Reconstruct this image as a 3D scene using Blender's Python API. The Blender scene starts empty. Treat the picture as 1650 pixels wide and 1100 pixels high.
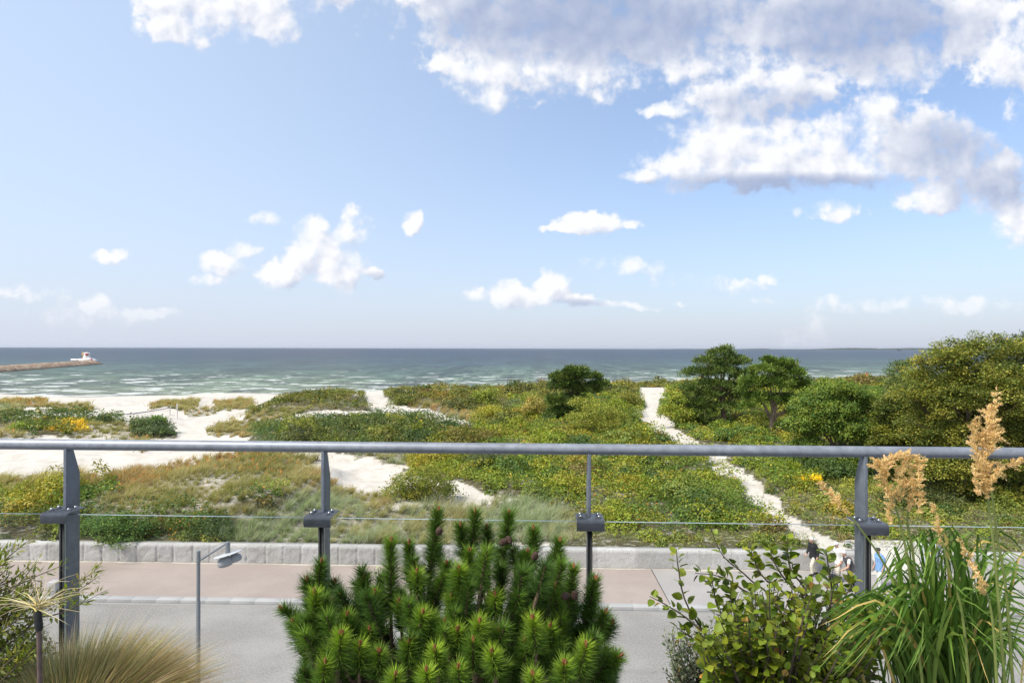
import bpy, bmesh, math
import numpy as np
from mathutils import Matrix, Vector, Euler

# ------------------------------------------------------------------ camera, sky, sun, exposure
scene = bpy.context.scene
R = math.radians
CAM_Z = 10.2
FPX = 1000.0                                   # focal length in pixels of the 1650 px wide photograph
YAW, ROLL = R(1.8), R(0.14)
cam_data = bpy.data.cameras.new('camera')
cam_data.sensor_width = 36.0
cam_data.lens = 36.0 * FPX / 1650.0
cam_data.shift_y = 11.0 / 1650.0
cam_data.clip_start = 0.05
cam_data.clip_end = 60000.0
cam = bpy.data.objects.new('camera', cam_data)
scene.collection.objects.link(cam)
CAM_ROT = Matrix.Rotation(YAW, 3, 'Z') @ Matrix.Rotation(R(90), 3, 'X') @ Matrix.Rotation(ROLL, 3, 'Z')
cam.matrix_world = Matrix.Translation((0, 0, CAM_Z)) @ CAM_ROT.to_4x4()
scene.camera = cam

scene.view_settings.view_transform = 'Standard'
scene.view_settings.look = 'None'
scene.view_settings.exposure = 0.70
scene.view_settings.gamma = 1.0
scene.cycles.max_bounces = 6
scene.cycles.diffuse_bounces = 3
scene.cycles.glossy_bounces = 2
scene.cycles.transmission_bounces = 3
scene.cycles.transparent_max_bounces = 12
scene.cycles.caustics_reflective = False
scene.cycles.caustics_refractive = False

SUN_EL, SUN_AZ = R(50), R(-122)                # azimuth from +Y towards +X: the sun stands to the left, a little behind
sun_dir = Vector((math.sin(SUN_AZ) * math.cos(SUN_EL), math.cos(SUN_AZ) * math.cos(SUN_EL), math.sin(SUN_EL)))
sl = bpy.data.lights.new('sun', 'SUN')
sl.energy = 3.1
sl.angle = R(14.0)
sl.color = (1.0, 0.95, 0.87)
so = bpy.data.objects.new('sun', sl)
so.rotation_euler = (-sun_dir).to_track_quat('-Z', 'Y').to_euler()
scene.collection.objects.link(so)


class Nodes:
    """small helper to write node trees"""
    def __init__(self, tree, dims='3D'):
        self.t = tree
        self.dims = dims
    def n(self, kind, **props):
        nd = self.t.nodes.new(kind)
        for k, v in props.items():
            setattr(nd, k, v)
        return nd
    def put(self, sock, v):
        if isinstance(v, bpy.types.NodeSocket):
            self.t.links.new(v, sock)
        else:
            sock.default_value = v
    def math(self, op, a, b=None, c=None, clamp=False):
        nd = self.n('ShaderNodeMath', operation=op)
        nd.use_clamp = clamp
        self.put(nd.inputs[0], a)
        if b is not None: self.put(nd.inputs[1], b)
        if c is not None: self.put(nd.inputs[2], c)
        return nd.outputs[0]
    def vec(self, op, a, b=None, c=None):
        nd = self.n('ShaderNodeVectorMath', operation=op)
        self.put(nd.inputs[0], a)
        if b is not None:
            self.put(nd.inputs['Scale'] if op == 'SCALE' else nd.inputs[1], b)
        if c is not None: self.put(nd.inputs[2], c)
        return nd.outputs['Value'] if op in ('LENGTH', 'DOT_PRODUCT', 'DISTANCE') else nd.outputs[0]
    def sep(self, v):
        nd = self.n('ShaderNodeSeparateXYZ'); self.put(nd.inputs[0], v); return nd.outputs
    def comb(self, x, y, z):
        nd = self.n('ShaderNodeCombineXYZ')
        for i, s in enumerate((x, y, z)): self.put(nd.inputs[i], s)
        return nd.outputs[0]
    def noise(self, v, scale, detail=4, rough=0.5, lac=2.0, dist=0.0, color=False):
        nd = self.n('ShaderNodeTexNoise', noise_dimensions=self.dims)
        if v is not None: self.put(nd.inputs['Vector'], v)
        for k, q in (('Scale', scale), ('Detail', detail), ('Roughness', rough), ('Lacunarity', lac), ('Distortion', dist)):
            self.put(nd.inputs[k], q)
        return nd.outputs['Color' if color else 'Fac']
    def voronoi(self, v, scale, feature='F1', out='Distance'):
        nd = self.n('ShaderNodeTexVoronoi', feature=feature, voronoi_dimensions=self.dims)
        self.put(nd.inputs['Vector'], v); self.put(nd.inputs['Scale'], scale)
        return nd.outputs[out]
    def ramp(self, f, stops, interp='LINEAR'):
        nd = self.n('ShaderNodeValToRGB')
        nd.color_ramp.interpolation = interp
        el = nd.color_ramp.elements
        while len(el) < len(stops): el.new(0.5)
        for e, (p, c) in zip(el, stops):
            e.position = p
            e.color = tuple(c) + (1,) if len(c) == 3 else c
        self.put(nd.inputs[0], f)
        return nd.outputs[0]
    def smooth(self, v, lo, hi, a=0.0, b=1.0):
        nd = self.n('ShaderNodeMapRange', interpolation_type='SMOOTHSTEP')
        for i, s in enumerate((v, lo, hi, a, b)): self.put(nd.inputs[i], s)
        return nd.outputs[0]
    def mix(self, f, a, b, mode='MIX'):
        nd = self.n('ShaderNodeMix', data_type='RGBA', blend_type=mode)
        self.put(nd.inputs[0], f)
        for s, v in ((nd.inputs[6], a), (nd.inputs[7], b)):
            if not isinstance(v, bpy.types.NodeSocket) and len(v) == 3: v = tuple(v) + (1,)
            self.put(s, v)
        return nd.outputs[2]
    def bump(self, h, strength=0.3, dist=0.02, normal=None):
        nd = self.n('ShaderNodeBump')
        nd.inputs['Strength'].default_value = strength
        nd.inputs['Distance'].default_value = dist
        self.put(nd.inputs['Height'], h)
        if normal is not None: self.put(nd.inputs['Normal'], normal)
        return nd.outputs[0]


def build_world():
    w = bpy.data.worlds.new('World')
    scene.world = w
    w.use_nodes = True
    t = w.node_tree
    t.nodes.clear()
    N = Nodes(t)
    sky = N.n('ShaderNodeTexSky', sky_type='NISHITA')
    sky.sun_disc = False
    sky.sun_elevation = SUN_EL
    sky.sun_rotation = SUN_AZ
    sky.altitude = 10
    sky.air_density = 1.0
    sky.dust_density = 1.6
    sky.ozone_density = 1.0
    d = N.n('ShaderNodeTexCoord').outputs['Generated']
    pn = N.noise(d, 2.4, 4, 0.6)
    N.dims = '2D'
    # heading of every cloud: how far right of the sea's direction and how high it stands, in hundredths
    rot = N.n('ShaderNodeVectorRotate', rotation_type='Z_AXIS')
    N.put(rot.inputs['Vector'], d)
    rot.inputs['Angle'].default_value = -YAW
    x, y, z = N.sep(rot.outputs[0])
    yy = N.math('MAXIMUM', y, 0.08)
    p = N.vec('SCALE', N.comb(N.math('DIVIDE', x, yy), N.math('DIVIDE', z, yy), 0.0), 10.0)

    def P(px, py, rx, ry, s=1.0):
        return ((px - 825) / 100.0, (561 - py) / 100.0, rx / 100.0, ry / 100.0, s)
    heaps = [P(*a) for a in (
        (295, 5, 85, 68), (400, 0, 110, 62), (450, 40, 34, 42), (520, -25, 70, 42),
        (715, -8, 95, 62), (785, 105, 85, 60), (790, 150, 34, 36), (900, 80, 190, 80), (1060, 45, 260, 84), (950, 30, 300, 95), (1205, 66, 40, 32),
        (1330, 25, 270, 92), (1420, 98, 120, 48), (1570, 35, 95, 85), (1630, 95, 70, 55), (1690, 60, 90, 150),
        (1110, 268, 66, 44), (1165, 235, 92, 66), (1255, 245, 110, 62), (1335, 225, 62, 50), (1412, 205, 66, 58), (1485, 222, 90, 58), (1545, 245, 70, 50), (1330, 268, 260, 40),
        (1035, 283, 40, 13), (1185, 160, 95, 44), (1270, 135, 90, 46), (1070, 178, 44, 11),
        (1570, 300, 115, 44), (1500, 322, 60, 22), (1615, 262, 38, 26), (1640, 355, 40, 34),
        (950, 360, 62, 19), (905, 366, 40, 9), (1020, 364, 24, 10), (1005, 427, 56, 15, .55),
        (832, 478, 74, 26), (884, 462, 42, 34), (925, 484, 40, 12, .6), (1020, 493, 60, 5, .25),
        (665, 358, 20, 20), (452, 440, 44, 28), (500, 400, 38, 54), (560, 372, 34, 38), (540, 425, 52, 46), (600, 440, 26, 11, .6),
        (435, 353, 32, 10, .5), (355, 425, 44, 20), (388, 402, 26, 15), (330, 452, 26, 9, .5), (175, 413, 32, 12, .7),
        (230, 508, 56, 13, .6), (30, 476, 70, 11, .45), (140, 502, 80, 24, .35), (1345, 338, 38, 17, .45), (1300, 540, 34, 26, .35),
        (1160, 452, 70, 14, .3), (1480, 490, 190, 12, .35))]
    greys = [P(*a) for a in ((960, 28, 320, 80), (1390, 40, 190, 80), (1270, 300, 240, 24),
                             (1600, 300, 110, 40, .6), (945, 488, 45, 10, .6), (612, 446, 24, 10, .5), (1240, 168, 110, 30, .4), (1540, 232, 130, 52, .5))]

    g = bpy.data.node_groups.new('cloud_density', 'ShaderNodeTree')
    g.interface.new_socket('p', in_out='INPUT', socket_type='NodeSocketVector')
    g.interface.new_socket('density', in_out='OUTPUT', socket_type='NodeSocketFloat')
    G = Nodes(g, '2D')
    gi, go = G.n('NodeGroupInput'), G.n('NodeGroupOutput')
    q = gi.outputs[0]
    warp = G.vec('SUBTRACT', G.noise(q, 1.7, 3, 0.55, color=True), (0.5, 0.5, 0.5))
    qw = G.vec('MULTIPLY_ADD', warp, (0.42, 0.30, 0.0), q)
    acc = None
    for cx, cy, rx, ry, s in heaps:
        e = G.vec('MULTIPLY_ADD', qw, (1 / rx, 1 / ry, 0), (-cx / rx, -cy / ry, 0))
        b = G.math('MULTIPLY_ADD', G.vec('DOT_PRODUCT', e, e), -s, s)
        acc = b if acc is None else G.math('SMOOTH_MAX', acc, b, 0.25)
    low = G.noise(q, 2.1, 3, 0.55)
    puffs = G.voronoi(G.vec('MULTIPLY_ADD', warp, (0.30, 0.30, 0), q), 2.9)
    small = G.voronoi(G.vec('MULTIPLY_ADD', warp, (0.16, 0.16, 0), q), 7.3)
    den = G.math('MULTIPLY_ADD', G.math('SUBTRACT', low, 0.47), 1.9, acc)
    den = G.math('MULTIPLY_ADD', G.math('SUBTRACT', 0.42, puffs), 0.55, den)
    den = G.math('MULTIPLY_ADD', G.math('SUBTRACT', 0.42, small), 0.20, den)
    g.links.new(den, go.inputs[0])

    def density(v):
        nd = N.n('ShaderNodeGroup'); nd.node_tree = g
        N.put(nd.inputs[0], v)
        return nd.outputs[0]
    D0 = density(p)
    D1 = density(N.vec('ADD', p, (-0.13, 0.16, 0.0)))
    fine = N.noise(p, 6.5, 6, 0.68)
    wisp = N.noise(p, 1.3, 2, 0.5)
    edge = N.math('MULTIPLY_ADD', N.math('SUBTRACT', fine, 0.5), 1.05, D0)
    alpha = N.smooth(edge, -0.22, N.smooth(wisp, 0.35, 0.65, 0.50, 1.25))
    relief = N.math('SUBTRACT', D0, D1)                                   # > 0 on the side turned to the sun
    gacc = None
    for cx, cy, rx, ry, s in greys:
        e = N.vec('MULTIPLY_ADD', p, (1 / rx, 1 / ry, 0), (-cx / rx, -cy / ry, 0))
        b = N.math('MULTIPLY_ADD', N.vec('DOT_PRODUCT', e, e), -s, s)
        gacc = b if gacc is None else N.math('SMOOTH_MAX', gacc, b, 0.3)
    soft = N.noise(p, 1.1, 4, 0.5)
    grey = N.smooth(N.math('ADD', gacc, N.math('MULTIPLY', N.math('SUBTRACT', soft, 0.5), 0.8)), -0.45, 0.95)
    relief = N.math('MULTIPLY', relief, N.math('MULTIPLY_ADD', grey, -0.36, 0.50))
    lit = N.math('ADD', relief, 0.86)
    lit = N.math('SUBTRACT', lit, N.math('MULTIPLY', grey, 0.80))
    lit = N.math('MINIMUM', N.math('MAXIMUM', lit, 0.0), 1.0)
    alpha = N.math('MULTIPLY', alpha, N.smooth(z, 0.015, 0.085, 0.22, 1.0))
    cloud = N.mix(lit, (2.75, 3.25, 4.6), (6.75, 6.8, 7.0))
    # the air towards the horizon is full of pale vapour
    horizon = N.math('POWER', N.math('SUBTRACT', 1.0, N.math('MINIMUM', N.math('MAXIMUM', z, 0.0), 1.0)), 6.5)
    toward = N.smooth(x, -0.75, 0.55, 1.0, 0.0)
    veil = N.math('MULTIPLY_ADD', toward, 0.46, 0.14)
    blue = N.mix(1.0, sky.outputs[0], (1.10, 1.24, 1.42), 'MULTIPLY')
    base = N.mix(veil, blue, (5.3, 6.2, 7.3))
    base = N.mix(N.math('MULTIPLY', horizon, 0.80), base, (4.75, 5.0, 5.9))
    front = N.smooth(y, 0.10, 0.22)
    out = N.mix(N.math('MULTIPLY', N.math('MULTIPLY', alpha, front), 0.97), base, cloud)
    # broken cloud over the rest of the sky
    cover = N.smooth(pn, 0.42, 0.60)
    out = N.mix(N.math('MULTIPLY', N.math('MULTIPLY', cover, 0.85), N.smooth(y, 0.5, 0.1)), out, (5.4, 5.6, 6.0))
    bg = N.n('ShaderNodeBackground')
    N.put(bg.inputs[0], out)
    bg.inputs[1].default_value = 0.092
    o = N.n('ShaderNodeOutputWorld')
    t.links.new(bg.outputs[0], o.inputs[0])
    w.cycles.sampling_method = 'MANUAL'
    w.cycles.sample_map_resolution = 512


build_world()

# ------------------------------------------------------------------ helpers
rng = np.random.default_rng(7)
CR = np.array(CAM_ROT)


def at(px, py, d):
    """the point seen at photo pixel (px, py), d metres ahead"""
    v = np.array([(px - 825.0) / FPX, -(py - 561.0) / FPX, -1.0]) * d
    return CR @ v + np.array([0, 0, CAM_Z])


def ground_at(px, py, z):
    v = CR @ np.array([(px - 825.0) / FPX, -(py - 561.0) / FPX, -1.0])
    return np.array([0, 0, CAM_Z]) + v * ((z - CAM_Z) / v[2])


def project(P):
    q = (np.asarray(P, float) - np.array([0, 0, CAM_Z])) @ CR
    d = np.maximum(-q[..., 2], 0.01)
    return 825 + q[..., 0] / d * FPX, 561 - q[..., 1] / d * FPX, d


def tag(o, label=None, cat=None, group=None, kind=None):
    if label: o['label'] = label
    if cat: o['category'] = cat
    if group: o['group'] = group
    if kind: o['kind'] = kind
    return o


def empty(name, loc=(0, 0, 0), rz=0.0):
    o = bpy.data.objects.new(name, None)
    o.empty_display_size = 0.1
    o.location = loc
    o.rotation_euler = (0, 0, rz)
    scene.collection.objects.link(o)
    return o


def link_mesh(name, me, mats, parent=None):
    for m in (mats if isinstance(mats, (list, tuple)) else [mats]):
        me.materials.append(m)
    o = bpy.data.objects.new(name, me)
    scene.collection.objects.link(o)
    if parent is not None:
        o.parent = parent
    return o


def make(name, V, F, mats, parent=None, col=None, smooth=False, mi=None):
    """V (n,3) floats, F an (m,3) or (m,4) int array or list of such arrays"""
    Fs = F if isinstance(F, list) and isinstance(F[0], np.ndarray) else [F]
    Fs = [np.asarray(f, np.int32) for f in Fs if len(f)]
    V = np.asarray(V, np.float32)
    me = bpy.data.meshes.new(name)
    nl = sum(f.size for f in Fs)
    npoly = sum(len(f) for f in Fs)
    me.vertices.add(len(V)); me.loops.add(nl); me.polygons.add(npoly)
    me.vertices.foreach_set('co', V.ravel())
    me.loops.foreach_set('vertex_index', np.concatenate([f.ravel() for f in Fs]))
    tot = np.concatenate([np.full(len(f), f.shape[1], np.int32) for f in Fs])
    start = np.concatenate([[0], np.cumsum(tot)[:-1]]).astype(np.int32)
    me.polygons.foreach_set('loop_start', start)
    me.polygons.foreach_set('loop_total', tot)
    if smooth:
        me.polygons.foreach_set('use_smooth', np.ones(npoly, bool))
    if mi is not None:
        me.polygons.foreach_set('material_index', np.asarray(mi, np.int32))
    if col is not None:
        a = me.color_attributes.new('tint', 'FLOAT_COLOR', 'POINT')
        c = np.ones((len(V), 4), np.float32)
        c[:, :3] = col
        a.data.foreach_set('color', c.ravel())
    me.update(calc_edges=True)
    return link_mesh(name, me, mats, parent)


class MB:
    """collects solid shapes into one mesh"""
    def __init__(self):
        self.V, self.Q, self.T, self.qm, self.tm, self.C, self.n, self.m = [], [], [], [], [], [], 0, 0
    def add(self, V, Q=(), T=()):
        V = np.asarray(V, float)
        self.V.append(V)
        if len(Q): self.Q.append(np.asarray(Q) + self.n); self.qm += [self.m] * len(Q)
        if len(T): self.T.append(np.asarray(T) + self.n); self.tm += [self.m] * len(T)
        self.n += len(V)
    def box(self, c, s, rot=None, taper=1.0):
        x, y, z = np.array(s) / 2.0
        V = np.array([(-x, -y, -z), (x, -y, -z), (x, y, -z), (-x, y, -z), (-x * taper, -y * taper, z), (x * taper, -y * taper, z), (x * taper, y * taper, z), (-x * taper, y * taper, z)])
        if rot is not None: V = V @ np.array(Euler(rot).to_matrix()).T
        self.add(V + np.array(c), [(0, 3, 2, 1), (4, 5, 6, 7), (0, 1, 5, 4), (1, 2, 6, 5), (2, 3, 7, 6), (3, 0, 4, 7)])
    def bevbox(self, c, s, b, rot=None):
        bm = bmesh.new()
        bmesh.ops.create_cube(bm, size=1.0)
        for v in bm.verts: v.co = Vector((v.co.x * s[0], v.co.y * s[1], v.co.z * s[2]))
        bmesh.ops.bevel(bm, geom=list(bm.edges), offset=b, segments=2, profile=0.5, affect='EDGES')
        self.bm(bm, c, rot)
    def bm(self, bm, c=(0, 0, 0), rot=None):
        bmesh.ops.triangulate(bm, faces=[f for f in bm.faces if len(f.verts) > 4])
        bm.verts.ensure_lookup_table()
        V = np.array([tuple(v.co) for v in bm.verts])
        if rot is not None: V = V @ np.array(Euler(rot).to_matrix()).T
        self.add(V + np.array(c), [[v.index for v in f.verts] for f in bm.faces if len(f.verts) == 4], [[v.index for v in f.verts] for f in bm.faces if len(f.verts) == 3])
        bm.free()
    def tube(self, pts, radii, n=8, caps=True):
        pts = np.asarray(pts, float)
        k = len(pts)
        radii = np.full(k, radii) if np.isscalar(radii) else np.asarray(radii, float)
        tan = np.gradient(pts, axis=0)
        tan /= np.linalg.norm(tan, axis=1, keepdims=True) + 1e-12
        ref = np.array([0, 0, 1.0]) if abs(tan[:, 2]).mean() < 0.8 else np.array([1.0, 0, 0])
        u = np.cross(tan, ref); u /= np.linalg.norm(u, axis=1, keepdims=True) + 1e-12
        w = np.cross(tan, u)
        a = np.arange(n) * 2 * math.pi / n
        V = (pts[:, None] + radii[:, None, None] * (np.cos(a)[None, :, None] * u[:, None] + np.sin(a)[None, :, None] * w[:, None])).reshape(-1, 3)
        i, j = np.meshgrid(np.arange(k - 1), np.arange(n), indexing='ij')
        Q = np.stack([i * n + j, i * n + (j + 1) % n, (i + 1) * n + (j + 1) % n, (i + 1) * n + j], -1).reshape(-1, 4)
        T = []
        if caps:
            V = np.vstack([V, pts[:1], pts[-1:]])
            for q in range(n):
                T += [(k * n, (q + 1) % n, q), (k * n + 1, (k - 1) * n + q, (k - 1) * n + (q + 1) % n)]
        self.add(V, Q, T)
    def lathe(self, prof, n=24, c=(0, 0, 0), rot=None, scale=(1, 1, 1)):
        """prof: (radius, z) pairs from bottom to top"""
        prof = np.asarray(prof, float)
        a = np.arange(n) * 2 * math.pi / n
        V = np.stack([prof[:, 0:1] * np.cos(a), prof[:, 0:1] * np.sin(a), np.repeat(prof[:, 1:2], n, 1)], -1).reshape(-1, 3) * np.array(scale)
        if rot is not None: V = V @ np.array(Euler(rot).to_matrix()).T
        k = len(prof)
        i, j = np.meshgrid(np.arange(k - 1), np.arange(n), indexing='ij')
        Q = np.stack([i * n + j, i * n + (j + 1) % n, (i + 1) * n + (j + 1) % n, (i + 1) * n + j], -1).reshape(-1, 4)
        self.add(V + np.array(c), Q)
    def prism(self, poly, thick, origin, ux, uy, un):
        """a flat outline given as 2D points on axes ux, uy, thickened along un"""
        poly = np.asarray(poly, float); ux, uy, un = (np.asarray(q, float) for q in (ux, uy, un))
        base = np.asarray(origin, float) + poly[:, :1] * ux + poly[:, 1:] * uy
        n = len(poly)
        V = np.vstack([base - un * thick / 2, base + un * thick / 2, base.mean(0)[None] - un * thick / 2, base.mean(0)[None] + un * thick / 2])
        Q = [(i, (i + 1) % n, n + (i + 1) % n, n + i) for i in range(n)]
        T = [(2 * n, (i + 1) % n, i) for i in range(n)] + [(2 * n + 1, n + i, n + (i + 1) % n) for i in range(n)]
        self.add(V, Q, T)
    def build(self, name, mats, parent=None, smooth=False):
        F = []
        mi = []
        if self.Q: F.append(np.vstack(self.Q)); mi += self.qm
        if self.T: F.append(np.vstack(self.T)); mi += self.tm
        o = make(name, np.vstack(self.V), F, mats, parent, smooth=False, mi=mi)
        if smooth:
            bm = bmesh.new(); bm.from_mesh(o.data)
            bmesh.ops.recalc_face_normals(bm, faces=bm.faces)
            for f in bm.faces: f.smooth = True
            for e in bm.edges:
                if len(e.link_faces) == 2 and e.calc_face_angle(0) > R(38): e.smooth = False
            bm.to_mesh(o.data); bm.free()
        return o


def norm(v):
    return v / (np.linalg.norm(v, axis=-1, keepdims=True) + 1e-12)


def rand_dirs(n, r=None):
    return norm((r or rng).normal(size=(n, 3)))


# ---------------- smooth lattice noise in numpy
_perm = np.random.default_rng(3).random((256, 256))


def vnoise(x, y):
    xi, yi = np.floor(x).astype(int), np.floor(y).astype(int)
    fx, fy = x - xi, y - yi
    fx, fy = fx * fx * (3 - 2 * fx), fy * fy * (3 - 2 * fy)
    g = lambda a, b: _perm[a % 256, b % 256]
    return (g(xi, yi) * (1 - fx) + g(xi + 1, yi) * fx) * (1 - fy) + (g(xi, yi + 1) * (1 - fx) + g(xi + 1, yi + 1) * fx) * fy


def fbm(x, y, o=4, rough=0.5):
    s, a, t = 0.0, 1.0, 0.0
    for k in range(o):
        s = s + a * vnoise(x * 2 ** k + 17.3 * k, y * 2 ** k + 5.1 * k)
        t += a
        a *= rough
    return s / t


def domes(x, y, cell, seed=0, jitter=0.8):
    """rounded lumps: 1 in the middle of a lump, 0 in the gaps, and the lump's own random number"""
    r = np.random.default_rng(100 + seed).random((128, 128, 4))
    gx, gy = np.floor(x / cell).astype(int), np.floor(y / cell).astype(int)
    best = np.full(np.shape(x), 9.0); idn = np.zeros(np.shape(x)); hh = np.zeros(np.shape(x))
    for i in (-1, 0, 1):
        for j in (-1, 0, 1):
            c = r[(gx + i) % 128, (gy + j) % 128]
            cx = (gx + i + 0.5 + (c[..., 0] - 0.5) * jitter) * cell
            cy = (gy + j + 0.5 + (c[..., 1] - 0.5) * jitter) * cell
            dd = np.hypot(x - cx, y - cy) / (cell * (0.62 + 0.38 * c[..., 2]))
            m = dd < best
            best = np.where(m, dd, best); idn = np.where(m, c[..., 3], idn); hh = np.where(m, 0.6 + 0.4 * c[..., 2], hh)
    return np.sqrt(np.clip(1 - best ** 2, 0, 1)) * hh, idn


# ---------------- leaves, blades
def leaves(P, D, Nn, L, W, col, fold=0.25, dark_base=1.0):
    """folded pointed leaves: P foot, D direction, Nn face normal"""
    n = len(P)
    L = np.broadcast_to(np.asarray(L, float), (n,))[:, None]; W = np.broadcast_to(np.asarray(W, float), (n,))[:, None]
    S = norm(np.cross(D, Nn))
    Nn = np.cross(S, D)
    mid = P + D * L * 0.45 + Nn * W * fold
    V = np.stack([P, mid + S * W * 0.5, P + D * L, mid - S * W * 0.5], 1).reshape(-1, 3)
    b = np.arange(n)[:, None] * 4
    T = np.concatenate([b + np.array([[0, 1, 2]]), b + np.array([[0, 2, 3]])], 0)
    C = np.repeat(np.asarray(col, float).reshape(-1, 3) if np.ndim(col) > 1 else np.broadcast_to(col, (n, 3)), 4, 0)
    return V, T, C


def oval_leaves(P, D, Nn, L, W, col, fold=0.18, curl=0.15):
    """rounder leaves of eight triangles each, for plants close by"""
    n = len(P)
    L = np.broadcast_to(np.asarray(L, float), (n,))[:, None]; W = np.broadcast_to(np.asarray(W, float), (n,))[:, None]
    S = norm(np.cross(D, Nn)); Nn = np.cross(S, D)
    prof = [(0.0, 0.0), (0.22, 0.40), (0.5, 0.5), (0.78, 0.33), (1.0, 0.0)]
    rows = []
    for t, w in prof:
        c = P + D * L * t - Nn * L * curl * t * t
        if w == 0.0: rows.append([c])
        else: rows.append([c - S * W * w + Nn * W * fold * w * 2, c, c + S * W * w + Nn * W * fold * w * 2])
    V = np.stack([q for r in rows for q in r], 1)       # 1 + 3*3 + 1 = 11
    T = [(0, 2, 1), (0, 3, 2), (10, 7, 8), (10, 8, 9)]
    Q = [(1, 2, 5, 4), (2, 3, 6, 5), (4, 5, 8, 7), (5, 6, 9, 8)]
    b = np.arange(n)[:, None, None] * 11
    C = np.repeat(np.broadcast_to(col, (n, 3)), 11, 0)
    return V.reshape(-1, 3), (b + np.array(Q)[None]).reshape(-1, 4), (b + np.array(T)[None]).reshape(-1, 3), C


def blades(P, D, L, W, bend, c0, c1, segs=3, face=None, widest=0.0):
    """tapering grass blades that lean over by the vector bend"""
    n = len(P)
    L = np.broadcast_to(np.asarray(L, float), (n,))[:, None]; W = np.broadcast_to(np.asarray(W, float), (n,))[:, None]
    if face is None: face = rand_dirs(n)
    S = norm(np.cross(D, face))
    t = np.linspace(0, 1, segs + 1)
    rows, cols = [], []
    for q in t:
        c = P + D * L * q + bend * L * q * q
        w = W * 0.5 * ((1 - q) if widest == 0 else (0.35 + 0.65 * min(q / widest, 1.0)) * min(1.0, (1 - q) / (1 - widest) if q > widest else 1.0))
        if q == 1.0: rows += [c]; cols += [np.broadcast_to(c1, (n, 3))]
        else:
            rows += [c - S * w, c + S * w]; cc = np.asarray(c0) * (1 - q) + np.asarray(c1) * q
            cols += [np.broadcast_to(cc, (n, 3))] * 2
    k = 2 * segs + 1
    V = np.stack(rows, 1).reshape(-1, 3); C = np.stack(cols, 1).reshape(-1, 3)
    b = np.arange(n)[:, None, None] * k
    Q = np.array([(2 * i, 2 * i + 1, 2 * i + 3, 2 * i + 2) for i in range(segs - 1)]).reshape(-1, 4)
    T = np.array([(k - 3, k - 2, k - 1)])
    return V, (b + Q[None]).reshape(-1, 4), (b + T[None]).reshape(-1, 3), C


class Soup:
    """gathers leaf and blade arrays into one mesh"""
    def __init__(self):
        self.V, self.Q, self.T, self.C, self.n = [], [], [], [], 0
    def add(self, V, *FC):
        *F, C = FC
        for f in F:
            if len(f): (self.Q if f.shape[1] == 4 else self.T).append(f + self.n)
        self.V.append(V); self.C.append(C); self.n += len(V)
    def build(self, name, mat, parent=None, smooth=False):
        F = []
        if self.Q: F.append(np.vstack(self.Q))
        if self.T: F.append(np.vstack(self.T))
        return make(name, np.vstack(self.V), F, mat, parent, col=np.clip(np.vstack(self.C), 0, 1), smooth=smooth)


def jitter(col, n, val=0.25, hue=0.12, r=None):
    r = r or rng
    c = np.broadcast_to(np.asarray(col, float), (n, 3)) * (1 + r.normal(0, val, (n, 1)).clip(-0.6, 0.9))
    return np.clip(c * (1 + r.normal(0, hue, (n, 3))), 0.004, 0.9)


def pick(cols, weights, n, r=None):
    r = r or rng
    w = np.asarray(weights, float)
    return np.asarray(cols, float)[r.choice(len(cols), n, p=w / w.sum())]


# ------------------------------------------------------------------ materials
def material(name, fn):
    m = bpy.data.materials.new(name)
    m.use_nodes = True
    t = m.node_tree
    t.nodes.clear()
    N = Nodes(t)
    out = N.n('ShaderNodeOutputMaterial')
    t.links.new(fn(N), out.inputs[0])
    return m


def pbsdf(N, color, rough=0.6, metal=0.0, normal=None, spec=0.5):
    b = N.n('ShaderNodeBsdfPrincipled')
    if not isinstance(color, bpy.types.NodeSocket): color = tuple(color) + (1,)
    N.put(b.inputs['Base Color'], color)
    N.put(b.inputs['Roughness'], rough)
    N.put(b.inputs['Metallic'], metal)
    N.put(b.inputs['Specular IOR Level'], spec)
    if normal is not None: N.put(b.inputs['Normal'], normal)
    return b.outputs[0]


def leaf_material(name, trans=0.28, rough=0.55, spec=0.35, boost=1.0):
    def fn(N):
        a = N.n('ShaderNodeVertexColor'); a.layer_name = 'tint'
        c = a.outputs[0] if boost == 1.0 else N.mix(1.0, a.outputs[0], (boost,) * 3, 'MULTIPLY')
        p = pbsdf(N, c, rough, spec=spec)
        tr = N.n('ShaderNodeBsdfTranslucent')
        N.put(tr.inputs[0], N.mix(1.0, c, (1.15, 1.25, 0.6), 'MULTIPLY'))
        mx = N.n('ShaderNodeMixShader')
        mx.inputs[0].default_value = trans
        N.put(mx.inputs[1], p); N.put(mx.inputs[2], tr.outputs[0])
        return mx.outputs[0]
    return material(name, fn)


def speckled(name, color, rough=0.8, scale=40, amount=0.25, bump=0.2, dist=0.01, metal=0.0, big=0.0, spec=0.4):
    def fn(N):
        co = N.n('ShaderNodeTexCoord').outputs['Object']
        f = N.noise(co, scale, 5, 0.65)
        c0 = tuple(v * (1 - amount) for v in color); c1 = tuple(min(1, v * (1 + amount)) for v in color)
        c = N.ramp(f, [(0.3, c0), (0.7, c1)])
        if big:
            g = N.noise(co, big, 3, 0.55)
            c = N.mix(N.smooth(g, 0.35, 0.7, 0.0, 0.5), c, tuple(v * 0.72 for v in color))
        return pbsdf(N, c, rough, metal, N.bump(f, bump, dist), spec)
    return material(name, fn)


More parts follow.
